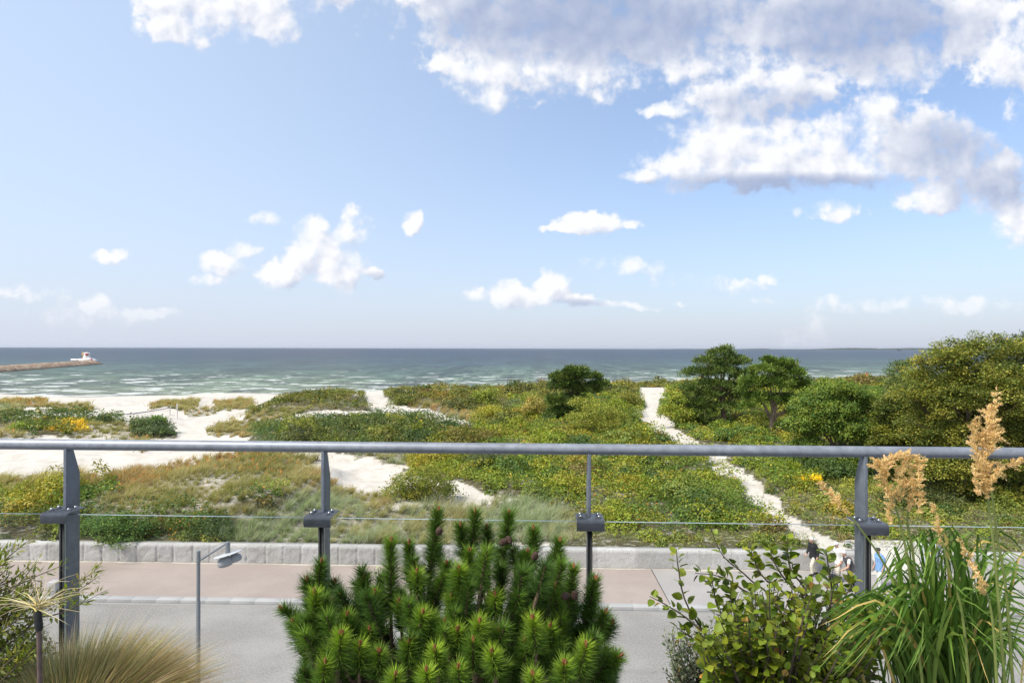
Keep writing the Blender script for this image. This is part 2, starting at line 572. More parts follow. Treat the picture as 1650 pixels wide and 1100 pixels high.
M_LEAF = leaf_material('leaf', boost=2.05)
M_NEAR = leaf_material('garden_leaf', boost=1.55)
M_NEEDLE = leaf_material('needle', 0.15, 0.5, 0.3, boost=1.6)
M_STRAW = leaf_material('straw', 0.35, 0.7, 0.2, boost=1.85)
M_BARK = speckled('bark', (0.13, 0.095, 0.07), 0.9, 25, 0.45, 0.7, 0.02)
M_TWIG = speckled('twig', (0.10, 0.075, 0.055), 0.8, 60, 0.35, 0.3, 0.005)
M_PALEBARK = speckled('pale_bark', (0.27, 0.22, 0.17), 0.9, 20, 0.35, 0.6, 0.02)

# ------------------------------------------------------------------ setting: sea, land, road
SEA_Z = -1.5


def shore_y(X):
    return 143.0 + 0.40 * np.maximum(0, np.asarray(X, float) + 62.0)


# survey of the dunes: photo pixel and the height of the sand there
SURVEY = [
    (0, 875, .88), (200, 880, .92), (400, 880, .92), (600, 880, .90), (800, 885, .88), (1000, 885, .88), (1200, 888, .88), (1380, 890, .86), (1500, 893, .86), (1650, 897, .88), (-200, 870, .9), (1900, 900, .9),
    (0, 830, 1.3), (0, 788, 1.75), (0, 776, 1.8), (150, 800, 1.9), (150, 778, 2.0), (300, 810, 1.9), (250, 762, 2.0), (330, 745, 2.2), (400, 790, 2.4), (380, 760, 2.45), (420, 742, 2.55), (480, 770, 2.4), (500, 750, 2.2), (560, 810, 1.5), (-200, 775, 1.8),
    (0, 745, .55), (0, 720, .5), (150, 742, .55), (150, 715, .5), (300, 720, .6), (250, 705, .55), (330, 695, .6), (380, 670, .7), (380, 715, .75),
    (0, 695, 1.0), (100, 690, 1.25), (200, 692, 1.2), (262, 698, .8), (100, 675, 1.3), (200, 675, 1.2), (-200, 690, 1.1), (0, 675, 1.0),
    (0, 664, .6), (100, 665, .55), (200, 665, .6), (115, 652, 1.0), (115, 656, 1.0), (30, 650, 1.1), (265, 652, 1.2), (340, 655, .8), (375, 652, 1.1), (420, 648, .8),
    (0, 639, -1.45), (200, 639, -1.45), (400, 638, -1.45), (0, 643, .0), (200, 643, .0), (400, 642, .2),
    (300, 690, .55), (350, 675, .6), (410, 656, .8),
    (445, 662, 2.0), (480, 645, 2.8), (530, 636, 3.2), (580, 638, 3.2), (640, 640, 2.9), (480, 690, 1.9), (520, 670, 2.0), (600, 671, 2.0), (670, 662, 2.1), (740, 680, 1.9),
    (600, 695, 2.2), (700, 705, 2.0), (560, 715, 2.1), (450, 700, 2.1),
    (530, 748, 1.6), (600, 768, 1.35), (640, 755, 1.5), (760, 803, 1.15), (580, 785, 1.45),
    (800, 705, 1.8), (900, 705, 1.8), (1000, 705, 1.7), (700, 750, 1.5), (800, 750, 1.5), (900, 780, 1.35), (1000, 780, 1.35), (1000, 840, 1.0), (800, 840, 1.0),
    (700, 634, 2.9), (800, 634, 2.8), (900, 634, 2.8), (1000, 634, 2.9), (1055, 630, 2.95), (1150, 634, 2.8), (1300, 634, 2.7), (1500, 634, 2.7), (1700, 640, 2.7),
    (1040, 655, 2.35), (1090, 705, 1.8), (1150, 745, 1.45), (1220, 800, 1.15), (1280, 845, 1.0), (1340, 875, .92),
    (1200, 735, 1.6), (1300, 775, 1.3), (1400, 800, 1.2), (1500, 840, 1.1), (1600, 850, 1.1), (1650, 720, 1.9), (1450, 700, 1.9)]
_sv = np.array([np.append(ground_at(a, b, c)[:2], c) for a, b, c in SURVEY])
_sv = np.vstack([_sv, [(x, float(shore_y(x)) + q, z) for x in (-260, -180, -120, -60, -20, 10, 40, 70, 110, 160, 220, 300) for q, z in ((-22, .9), (0, -1.5), (40, -4.0))]])


def terrain_z(X, Y):
    X, Y = np.asarray(X, float), np.asarray(Y, float)
    sh = X.shape
    x, y = X.ravel(), Y.ravel()
    out = np.empty(len(x))
    for i in range(0, len(x), 40000):
        a, b = x[i:i + 40000, None], y[i:i + 40000, None]
        sc = 0.06 * np.maximum(b, 20)                                  # the survey is finer close by
        w = 1.0 / (((a - _sv[:, 0]) / sc) ** 2 + ((b - _sv[:, 1]) / (sc * 1.0)) ** 2 + 0.12) ** 2.2
        out[i:i + 40000] = (w * _sv[:, 2]).sum(1) / w.sum(1)
    far = np.clip((y - 32) / 12, 0, 1)
    land = np.clip((shore_y(x) - 14 - y) / 14, 0, 1)
    out = out + far * land * ((fbm(x / 7, y / 7, 4) - 0.5) * 0.75 + (fbm(x / 1.6 + 40, y / 1.6, 3) - 0.5) * 0.14)
    gate = np.clip((1.9 - np.abs(x - 17.0)) / .25, 0, 1) * np.clip((30.9 - y) / .5, 0, 1)
    near = np.clip((y - 29.0) / 3.0, 0, 1)
    out = out * near + (1 - near) * np.minimum(out, 0.88)
    out = np.where(gate > 0, out * (1 - gate) + gate * np.minimum(out, .124 + .80 * np.clip((y - 28.7) / 1.8, 0, 1) ** .8 - .07), out)
    out = out - np.clip((y - shore_y(x)) / 60, 0, 1) * 6.0
    return out.reshape(sh)


# what grows where: outlines on the photo's ground, painted in this order
SAND, DRY, LYME, ROSE, DARK, HERB, HEATH, SPARSE = range(8)
AREAS = [
    (DRY, [(-400, 772), (0, 772), (60, 767), (150, 773), (250, 757), (330, 741), (400, 726), (470, 730), (520, 745), (548, 790), (612, 800), (640, 830), (640, 885), (-400, 885)]),
    (SPARSE, [(340, 762), (392, 762), (362, 782), (330, 812), (310, 826), (318, 795)]),
    (ROSE, [(0, 802), (60, 790), (110, 788), (165, 800), (135, 832), (90, 842), (-60, 842)]),
    (ROSE, [(150, 780), (172, 772), (196, 800), (150, 808)]),
    (DARK, [(120, 836), (240, 830), (352, 828), (358, 878), (-300, 878), (-300, 838)]),
    (ROSE, [(378, 808), (420, 788), (470, 800), (482, 822), (372, 828)]),
    (LYME, [(475, 790), (560, 800), (604, 838), (604, 882), (352, 882), (356, 850), (450, 828)]),
    (LYME, [(600, 828), (760, 812), (930, 800), (962, 838), (940, 872), (600, 882)]),
    (ROSE, [(640, 728), (700, 715), (1150, 715), (1142, 745), (1204, 802), (1262, 848), (1300, 884), (960, 884), (925, 832), (870, 812), (790, 796), (735, 780), (690, 772), (645, 760)]),
    (DARK, [(405, 712), (420, 690), (450, 678), (560, 676), (622, 667), (700, 678), (760, 690), (800, 712), (720, 742), (650, 738), (540, 732), (430, 726)]),
    (LYME, [(575, 735), (650, 732), (660, 750), (610, 752)]),
    (ROSE, [(750, 692), (850, 668), (1000, 678), (1040, 690), (1100, 715), (1165, 724), (640, 724), (790, 706)]),
    (HEATH, [(355, 694), (400, 668), (430, 655), (470, 640), (520, 630), (610, 640), (612, 655), (585, 664), (520, 660), (460, 672), (420, 690)]),
    (DRY, [(340, 694), (390, 672), (470, 655), (506, 656), (470, 676), (425, 690), (410, 706), (345, 704)]),
    (HEATH, [(614, 634), (680, 629), (1042, 626), (1036, 640), (1044, 692), (880, 696), (770, 690), (700, 664), (640, 654)]),
    (DRY, [(668, 650), (705, 650), (762, 672), (765, 686), (720, 674), (670, 660)]),
    (ROSE, [(820, 646), (1038, 640), (1042, 690), (830, 690)]),
    (SAND, [(462, 672), (522, 661), (584, 668), (622, 655), (690, 660), (735, 672), (760, 683), (700, 676), (622, 667), (560, 675), (470, 684), (448, 680)]),
    (SAND, [(590, 640), (612, 636), (618, 655), (600, 664), (590, 655)]),
    (SAND, [(465, 742), (530, 747), (600, 740), (652, 748), (640, 770), (600, 797), (545, 787), (520, 762)]),
    (SAND, [(735, 793), (775, 800), (792, 817), (745, 812)]),
    (ROSE, [(1075, 626), (1300, 612), (1800, 606), (2000, 800), (1420, 722), (1320, 720), (1200, 720), (1120, 713), (1088, 690), (1062, 656)]),
    (HERB, [(1138, 740), (1300, 732), (1420, 750), (2000, 760), (2000, 905), (1400, 892), (1300, 850), (1240, 800), (1190, 757)]),
    (ROSE, [(1138, 738), (1240, 724), (1330, 740), (1320, 790), (1262, 806), (1200, 760)]),
    (HERB, [(900, 884), (940, 862), (1290, 868), (1345, 893), (900, 892)]),
    (SAND, [(1033, 627), (1076, 626), (1060, 652), (1084, 688), (1112, 712), (1180, 755), (1228, 795), (1288, 846), (1345, 868), (1420, 893), (1345, 892), (1285, 862), (1212, 806), (1165, 762), (1130, 740), (1080, 710), (1038, 686)]),
    (DARK, [(-400, 686), (60, 673), (150, 668), (222, 680), (276, 694), (282, 704), (-400, 706)]),
    (SPARSE, [(128, 685), (205, 681), (214, 706), (126, 706)]),
    (SPARSE, [(-100, 690), (38, 688), (40, 706), (-100, 706)]),
    (DRY, [(-200, 649), (70, 645), (76, 655), (0, 659), (-200, 660)]),
    (DRY, [(78, 651), (145, 650), (152, 662), (84, 666)]),
    (LYME, [(-100, 660), (25, 657), (38, 668), (0, 674), (-100, 672)]),
    (DRY, [(214, 668), (248, 651), (322, 642), (318, 656), (292, 662), (258, 668)]),
    (SPARSE, [(292, 660), (345, 658), (350, 668), (300, 670)]),
    (DRY, [(345, 648), (402, 645), (412, 658), (352, 662)]),
    (SAND, [(184, 667), (280, 654), (292, 668), (200, 680)]),
    (SPARSE, [(190, 702), (250, 704), (226, 730), (170, 716)]),
]
_RX, _RY, _RS = -420, 600, 2
_map = np.zeros((160, 1240), np.int8)


def _paint():
    h, w = _map.shape
    gx, gy = np.meshgrid(_RX + _RS * (np.arange(w) + .5), _RY + _RS * (np.arange(h) + .5))
    k = np.clip((gy - 600) / 120, 0.15, 1)                             # ragged borders, finer far away
    wx = gx + (fbm(gx / 26, gy / 9, 4) - .5) * 50 * k
    wy = gy + (fbm(gx / 26 + 60, gy / 9 + 9, 4) - .5) * 18 * k
    for t, poly in AREAS:
        p = np.array(poly, float)
        inside = np.zeros((h, w), bool)
        j = len(p) - 1
        for i in range(len(p)):
            c = (p[i, 1] > wy) != (p[j, 1] > wy)
            with np.errstate(divide='ignore', invalid='ignore'):
                xx = (p[j, 0] - p[i, 0]) * (wy - p[i, 1]) / (p[j, 1] - p[i, 1]) + p[i, 0]
            inside ^= c & (wx < xx)
            j = i
        _map[inside] = t


_paint()


def cover(X, Y, Z):
    u, v, d = project(np.stack([X, Y, Z], -1))
    i = np.clip(((u - _RX) / _RS).astype(int), 0, _map.shape[1] - 1)
    j = ((v - _RY) / _RS).astype(int)
    t = _map[np.clip(j, 0, _map.shape[0] - 1), i]
    t = np.where(j < 12, np.where(X > -28, HEATH, SAND), t)
    return np.where(Y > shore_y(X) - np.where(X > -10, 9, 26), SAND, t)


# ---- terrain: one sheet from behind the wall to under the sea
def build_terrain():
    rows = 29.0 * (330 / 29.0) ** np.linspace(0, 1, 330)
    cols = np.concatenate([np.linspace(-2.4, -1.05, 40)[:-1], np.linspace(-1.05, 1.15, 640), np.linspace(1.15, 2.6, 44)[1:]])
    S, Y = np.meshgrid(cols, rows)
    X = S * Y
    Z = terrain_z(X, Y)
    t = cover(X, Y, Z)
    veg = ((t != SAND) * np.where(t == SPARSE, .45, np.where((t == DRY) | (t == LYME), .7, 1.0)))
    n, m = X.shape
    i, j = np.meshgrid(np.arange(n - 1), np.arange(m - 1), indexing='ij')
    Q = np.stack([i * m + j, i * m + j + 1, (i + 1) * m + j + 1, (i + 1) * m + j], -1).reshape(-1, 4)
    col = np.zeros((n * m, 3)); col[:, 0] = veg.ravel()
    wet = np.clip((Y - (shore_y(X) - 9 + 3 * fbm(X / 9, Y / 9, 2))) / 5, 0, 1)
    col[:, 1] = wet.ravel()

    def fn(N):
        a = N.n('ShaderNodeVertexColor'); a.layer_name = 'tint'
        s = N.sep(a.outputs[0])
        co = N.n('ShaderNodeTexCoord').outputs['Object']
        f1 = N.noise(co, 0.9, 6, 0.6); f2 = N.noise(co, 9, 4, 0.6)
        sand = N.ramp(f1, [(0.28, (0.47, 0.42, 0.35)), (0.5, (0.59, 0.55, 0.48)), (0.72, (0.64, 0.60, 0.535))])
        sand = N.mix(N.smooth(f2, .48, .70, 0, .35), sand, (0.33, 0.27, 0.21))
        sand = N.mix(s[1], sand, (0.30, 0.26, 0.21))
        soil = N.ramp(f2, [(0.3, (0.055, 0.055, 0.025)), (0.7, (0.16, 0.14, 0.075))])
        v = N.math('MULTIPLY', s[0], N.smooth(N.noise(co, 2.4, 4, .6), .22, .5))
        c = N.mix(v, sand, soil)
        h = N.math('ADD', N.math('MULTIPLY', f1, 1.5), N.math('MULTIPLY', f2, .25))
        return pbsdf(N, c, 0.95, normal=N.bump(h, 0.6, 0.12), spec=0.2)
    o = make('dune_terrain', np.stack([X, Y, Z], -1).reshape(-1, 3), Q, material('dune_sand', fn), col=col, smooth=True)
    tag(o, kind='structure')


build_terrain()


def sheet(name, x0, x1, y0, y1, z, mat, nx=1, ny=1):
    xs, ys = np.linspace(x0, x1, nx + 1), np.linspace(y0, y1, ny + 1)
    X, Y = np.meshgrid(xs, ys)
    V = np.stack([X, Y, np.full_like(X, z)], -1).reshape(-1, 3)
    i, j = np.meshgrid(np.arange(ny), np.arange(nx), indexing='ij'); m = nx + 1
    Q = np.stack([i * m + j, i * m + j + 1, (i + 1) * m + j + 1, (i + 1) * m + j], -1).reshape(-1, 4)
    return tag(make(name, V, Q, mat), kind='structure')


def sea_fn(N):
    pos = N.n('ShaderNodeNewGeometry').outputs['Position']
    x, y, z = N.sep(pos)
    sh = N.math('MULTIPLY_ADD', N.math('MAXIMUM', N.math('ADD', x, 62.0), 0.0), 0.40, 143.0)
    dist = N.math('SUBTRACT', y, sh)                                     # metres off the beach
    N.dims = '2D'
    wob = N.noise(N.vec('MULTIPLY', pos, (.006, .010, 0)), 1.0, 4, .6)
    lg = N.math('LOGARITHM', N.math('MAXIMUM', N.math('MULTIPLY_ADD', N.math('SUBTRACT', wob, .5), N.math('MULTIPLY', dist, 1.1), N.math('ADD', dist, 12)), 4.0), 10.0)
    t = N.math('DIVIDE', N.math('SUBTRACT', lg, 0.8), 3.2)
    body = N.ramp(t, [(0.0, (.23, .22, .16)), (0.20, (.150, .172, .100)), (0.36, (.084, .122, .066)), (0.46, (.046, .082, .054)), (0.55, (.025, .052, .056)), (0.64, (.012, .027, .048)), (1.0, (.005, .016, .046))])
    # swell and chop, long crests along the shore
    p1 = N.vec('MULTIPLY', pos, (.05, .11, 0)); p2 = N.vec('MULTIPLY', pos, (.22, .12, 0)); p3 = N.vec('MULTIPLY', pos, (.020, .007, 0))
    n1 = N.noise(p1, 1.0, 5, .66); n2 = N.noise(p2, 1.0, 5, .7); n3 = N.noise(p3, 1.0, 9, .82)
    n = N.math('ADD', N.math('ADD', N.math('MULTIPLY', n1, .22), N.math('MULTIPLY', n2, .18)), N.math('MULTIPLY', n3, .25))
    for sx, sy, wt in ((.42, .055, .13), (.17, .011, .12), (.055, .0022, .10)):      # steep little seas running on to the beach
        n = N.math('MULTIPLY_ADD', N.noise(N.vec('MULTIPLY', pos, (sx, sy, 0)), 1.0, 3, .7), wt, n)
    shade = N.smooth(n, .44, .565, .30, 1.55)
    c = N.mix(1.0, body, N.comb(shade, shade, shade), 'MULTIPLY')
    # breakers over the bars, scattered white horses beyond
    bars = N.noise(N.vec('MULTIPLY', pos, (.080, .100, 0)), 1.0, 7, .70)
    near = N.smooth(dist, 240.0, 10.0)
    thr = N.math('MULTIPLY_ADD', near, -.130, .668)
    foam = N.smooth(N.math('SUBTRACT', bars, thr), 0.0, .05)
    foam = N.math('MULTIPLY', foam, N.smooth(dist, 900.0, 200.0, .35, 1.0))
    edge = N.math('MULTIPLY', N.smooth(dist, 14.0, 2.0), N.smooth(n1, .35, .6))
    foam = N.math('MAXIMUM', foam, edge)
    c = N.mix(N.math('MULTIPLY', foam, .85), c, (.62, .64, .62))
    h = N.math('ADD', N.math('MULTIPLY', n1, 2.0), N.math('MULTIPLY', n2, .6))
    return pbsdf(N, c, N.mix(foam, (.30,) * 3, (.9,) * 3), normal=N.bump(h, .35, .5), spec=.03)


sheet('sea', -30000, 30000, 60, 40000, SEA_Z, material('sea_water', sea_fn))


def asphalt(name, c0, c1, grain=60.0, big=0.35, stains=0.35):
    def fn(N):
        co = N.n('ShaderNodeNewGeometry').outputs['Position']
        N.dims = '3D'
        f = N.noise(co, grain, 4, .8); g = N.noise(co, big, 5, .6)
        c = N.ramp(f, [(.36, c0), (.64, c1)])
        worn = N.smooth(g, .38, .66, 0.0, stains)
        c = N.mix(worn, c, tuple(v * 1.22 for v in c1))
        s = N.noise(N.vec('MULTIPLY', co, (.12, 1.1, 1)), 1.0, 4, .6)
        c = N.mix(N.smooth(s, .52, .72, 0, .16), c, tuple(v * .70 for v in c0))
        k = N.noise(co, 2.7, 2, .5)
        spots = N.smooth(k, .74, .76, 0, .4)
        c = N.mix(spots, c, tuple(v * .5 for v in c0))
        return pbsdf(N, c, .92, normal=N.bump(f, .35, .012), spec=.25)
    return material(name, fn)


M_ROAD = asphalt('road_asphalt', (.190, .178, .162), (.345, .328, .305), 16.0)
M_PINK = asphalt('pink_asphalt', (.300, .245, .215), (.385, .322, .285), 50.0)
M_GREYPAVE = asphalt('grey_paving', (.31, .285, .268), (.385, .36, .34), 50.0)
sheet('ground', -400, 400, -60, 70, -0.35, M_ROAD)
sheet('road', -90, 90, 4.0, 24.36, 0.0, M_ROAD)
sheet('promenade', -90, 5.5, 24.70, 28.62, 0.12, M_PINK)
sheet('pavement', 5.504, 90, 24.70, 34.0, 0.12, M_GREYPAVE)


def build_kerb():
    m = MB()
    x = -60.0
    while x < 60:
        m.bevbox((x + .497, 24.52, 0.0), (.996, .345, .25), .005)
        x += 1.0
    o = m.build('kerb', speckled('kerb_granite', (.42, .41, .40), .85, 60, .22, .3, .004, big=.8))
    tag(o, kind='structure')
    g = MB(); g.box((0, 24.27, -.1), (120, .16, .212))
    tag(g.build('gutter', speckled('gutter_concrete', (.27, .26, .25), .9, 30, .3, .3, .004)), kind='structure')


build_kerb()

def build_joint():
    m = MB()
    m.box((5.497, 26.66, .121), (.035, 3.9, .008))
    tag(m.build('pavement_joint', speckled('tar_joint', (.075, .072, .07), .8, 30, .3, .1, .002)), kind='structure')
    xs = np.linspace(-40, 15.2, 1100)                                    # sand blown against the foot of the wall
    wd = .03 + .30 * np.clip(fbm(xs / 1.7, xs * 0 + 28.6, 4, .6) - .36, 0, 1) * 1.7
    V = np.concatenate([np.stack([xs, xs * 0 + 28.63, xs * 0 + .136], -1), np.stack([xs, 28.60 - wd, xs * 0 + .1235], -1)])
    i = np.arange(1099)
    tag(make('sand_drift', V, np.stack([i, 1100 + i, 1101 + i, i + 1], -1), speckled('drift_sand', (.50, .455, .395), .95, 30, .15, .2, .004)), kind='structure')


build_joint()

M_GRANITE = speckled('wall_granite', (.46, .445, .43), .9, 22, .30, .6, .02, big=1.3)


def wall_fn(N):
    a = N.n('ShaderNodeVertexColor'); a.layer_name = 'tint'
    co = N.n('ShaderNodeTexCoord').outputs['Object']
    f = N.noise(co, 22, 5, .65); g = N.noise(co, 1.1, 4, .6)
    st = N.noise(N.vec('MULTIPLY', co, (5.0, 5.0, .5)), 1.0, 4, .6)
    c = N.ramp(f, [(.32, (.33, .318, .305)), (.68, (.56, .545, .525))])
    c = N.mix(1.0, c, a.outputs[0], 'MULTIPLY')
    c = N.mix(N.smooth(g, .45, .68, 0, .35), c, (.33, .32, .28))
    c = N.mix(N.smooth(st, .55, .75, 0, .45), c, (.20, .195, .175))              # run-off stains
    c = N.mix(N.smooth(N.math('ADD', N.sep(co)[2], N.math('MULTIPLY', g, -.10)), .16, .08, 0, .5), c, (.24, .22, .19))   # dirt along the foot
    return pbsdf(N, c, .9, normal=N.bump(f, .6, .02), spec=.25)


M_WALL = material('wall_stone', wall_fn)


def wall_run(name, x0, x1, block, rough, label, groove_d=.016):
    """a low retaining wall of big granite blocks along y = 28.6"""
    y0, y1, zt, zb = 28.60, 29.06, .975, -.05
    nx = int((x1 - x0) / .045); nz = 18
    xs = np.linspace(x0, x1, nx + 1)
    k = np.floor((xs - x0) / block + .5)
    edge = x0 + k * block + (np.random.default_rng(5).random(400)[(np.abs(k).astype(int)) % 400] - .5) * .10
    gap = np.abs(xs - edge)
    groove = np.exp(-(gap / (.020 + .3 * groove_d)) ** 2)
    Xg, Zi = np.meshgrid(xs, np.linspace(0, 1, nz + 1))
    Z = zb + (zt - .03 - zb) * Zi
    rr = (fbm(Xg * 3.1, Z * 3.1 + 7, 4, .6) - .5) * rough + (fbm(Xg * 11, Z * 11, 3, .6) - .5) * rough * .5
    Yf = y0 + rr + groove[None] * groove_d * (.4 + fbm(Xg * 5, Z * 5, 2))
    Yf[-1] = y0 + .035 + groove * .02
    rows = [np.stack([Xg, Yf, Z], -1).reshape(-1, 3)]
    m1 = nx + 1
    top0 = np.stack([xs, np.full(m1, y0 + .05), np.full(m1, zt) - groove * .010], -1)
    top1 = np.stack([xs, np.full(m1, y1), np.full(m1, zt) - groove * .010], -1)
    back = np.stack([xs, np.full(m1, y1), np.full(m1, zb)], -1)
    V = np.vstack(rows + [top0, top1, back])
    n = nz + 4
    i, j = np.meshgrid(np.arange(n - 1), np.arange(nx), indexing='ij')
    Q = np.stack([i * m1 + j, i * m1 + j + 1, (i + 1) * m1 + j + 1, (i + 1) * m1 + j], -1).reshape(-1, 4)
    caps = []
    for e in (0, nx):
        ring = [r * m1 + e for r in range(n)]
        c = len(V); V = np.vstack([V, V[ring].mean(0)[None]])
        for a in range(n): caps.append((ring[a], ring[(a + 1) % n], c))
    tone = np.ones((len(V), 3))
    tone[:n * m1] = np.tile((.84 + .30 * np.random.default_rng(8).random(500)[np.floor((xs - x0) / block).astype(int) % 500])[:, None], (n, 3))
    o = make(name, V, [Q, np.array(caps)], M_WALL, col=tone)
    tag(o, label, 'wall')
    return o


wall_run('stone_wall', -60.0, 1.3, .865, .06, 'low wall of rough pale granite blocks with open joints beside the pink promenade', .048)
wall_run('stone_wall', 1.304, 15.45, 1.75, .035, 'smooth run of pale stone wall behind the white-haired walker in the black jacket')
wall_run('stone_wall', 18.6, 60.0, 1.75, .035, 'pale stone wall beyond the path opening, with the grey box standing at its end')


def build_opening():
    # the sandy path comes down to the pavement through a gap with slanting cheeks
    g = MB()
    xs = np.linspace(15.2, 18.8, 9); ys = np.linspace(28.2, 30.7, 14)
    X, Y = np.meshgrid(xs, ys)
    Z = .124 + .80 * np.clip((Y - 28.7) / 1.8, 0, 1) ** .8 + .02 * fbm(X * 2, Y * 2, 2)
    i, j = np.meshgrid(np.arange(13), np.arange(8), indexing='ij')
    Q = np.stack([i * 9 + j, i * 9 + j + 1, (i + 1) * 9 + j + 1, (i + 1) * 9 + j], -1).reshape(-1, 4)
    g.add(np.stack([X, Y, Z], -1).reshape(-1, 3), Q)
    tag(g.build('path', speckled('path_gravel', (.56, .53, .48), .95, 18, .16, .4, .02, big=.6), smooth=True), kind='structure')
    for x0, x1, lab in ((15.45, 15.0, 'short slanting end of the wall on the near side of the sandy path'), (18.6, 19.2, 'short slanting end of the wall under the grey box')):
        m = MB()
        m.prism([(28.62, -.05), (30.4, -.05), (30.4, .97), (28.62, .965)], .36, ((x0 + x1) / 2, 0, 0), (0, 1, 0), (0, 0, 1), (1, 0, 0))
        tag(m.build('wall_cheek', M_GRANITE), lab, 'wall')


build_opening()


def build_far_coast():
    r = np.random.default_rng(11)
    Y0 = 9300.0
    pxs = np.linspace(1100, 2100, 420)
    hill = (3.0 + 2.2 * np.clip((pxs - 1300) / 250, 0, 1) + 14 * np.exp(-((pxs - 1386) / 11) ** 4) + 11 * np.exp(-((pxs - 1408) / 9) ** 4) + 10 * np.exp(-((pxs - 1462) / 26) ** 2) + 9 * (pxs > 1480)
            + 6 * np.exp(-((pxs - 1236) / 8) ** 2) + r.random(420) * 2.4) * 1.55
    V, Q = [], []
    for k, (u, h) in enumerate(zip(pxs, hill)):
        x = (u - 825) / FPX * Y0 - math.tan(YAW) * Y0
        V += [(x, Y0, SEA_Z - 1), (x, Y0 + 20, SEA_Z + 2), (x, Y0 + 160, SEA_Z + 2 + h * .9), (x, Y0 + 400, SEA_Z + 2 + h), (x, Y0 + 2200, SEA_Z + 3)]
    for k in range(419):
        for a in range(4): Q.append((k * 5 + a, (k + 1) * 5 + a, (k + 1) * 5 + a + 1, k * 5 + a + 1))
    tag(make('far_coast', V, Q, speckled('coast_woods', (.045, .060, .040), .95, .02, .5, 0, 0)), kind='structure')


build_far_coast()

# ------------------------------------------------------------------ ground cover of the dunes
def scatter(n, y0=29.15, y1=205.0, p=1.6, s0=-1.02, s1=1.12, r=None):
    r = r or rng
    e = 2.0 - p
    Y = (y0 ** e + r.random(n) * (y1 ** e - y0 ** e)) ** (1 / e)
    return r.uniform(s0, s1, n) * Y, Y


def canopy(X, Y, t):
    """height of the shrub cover above the sand"""
    wx, wy = X + 1.2 * (fbm(X / 2.2, Y / 2.2, 2) - .5), Y + 1.2 * (fbm(X / 2.2 + 31, Y / 2.2, 2) - .5)
    a, ia = domes(wx, wy, 2.5, 1); b, ib = domes(X, Y, .95, 2); big, ig = domes(wx, wy, 6.5, 3)
    rag = fbm(X / 5, Y / 5, 3)
    h = np.select([t == ROSE, t == DARK, t == HEATH, t == HERB], [1.0, 1.05, .85, .42], .2)
    return h * (.08 + .72 * a * (0.35 + ia) + .26 * b + .55 * big * (ig > .35)), ia, ib, rag


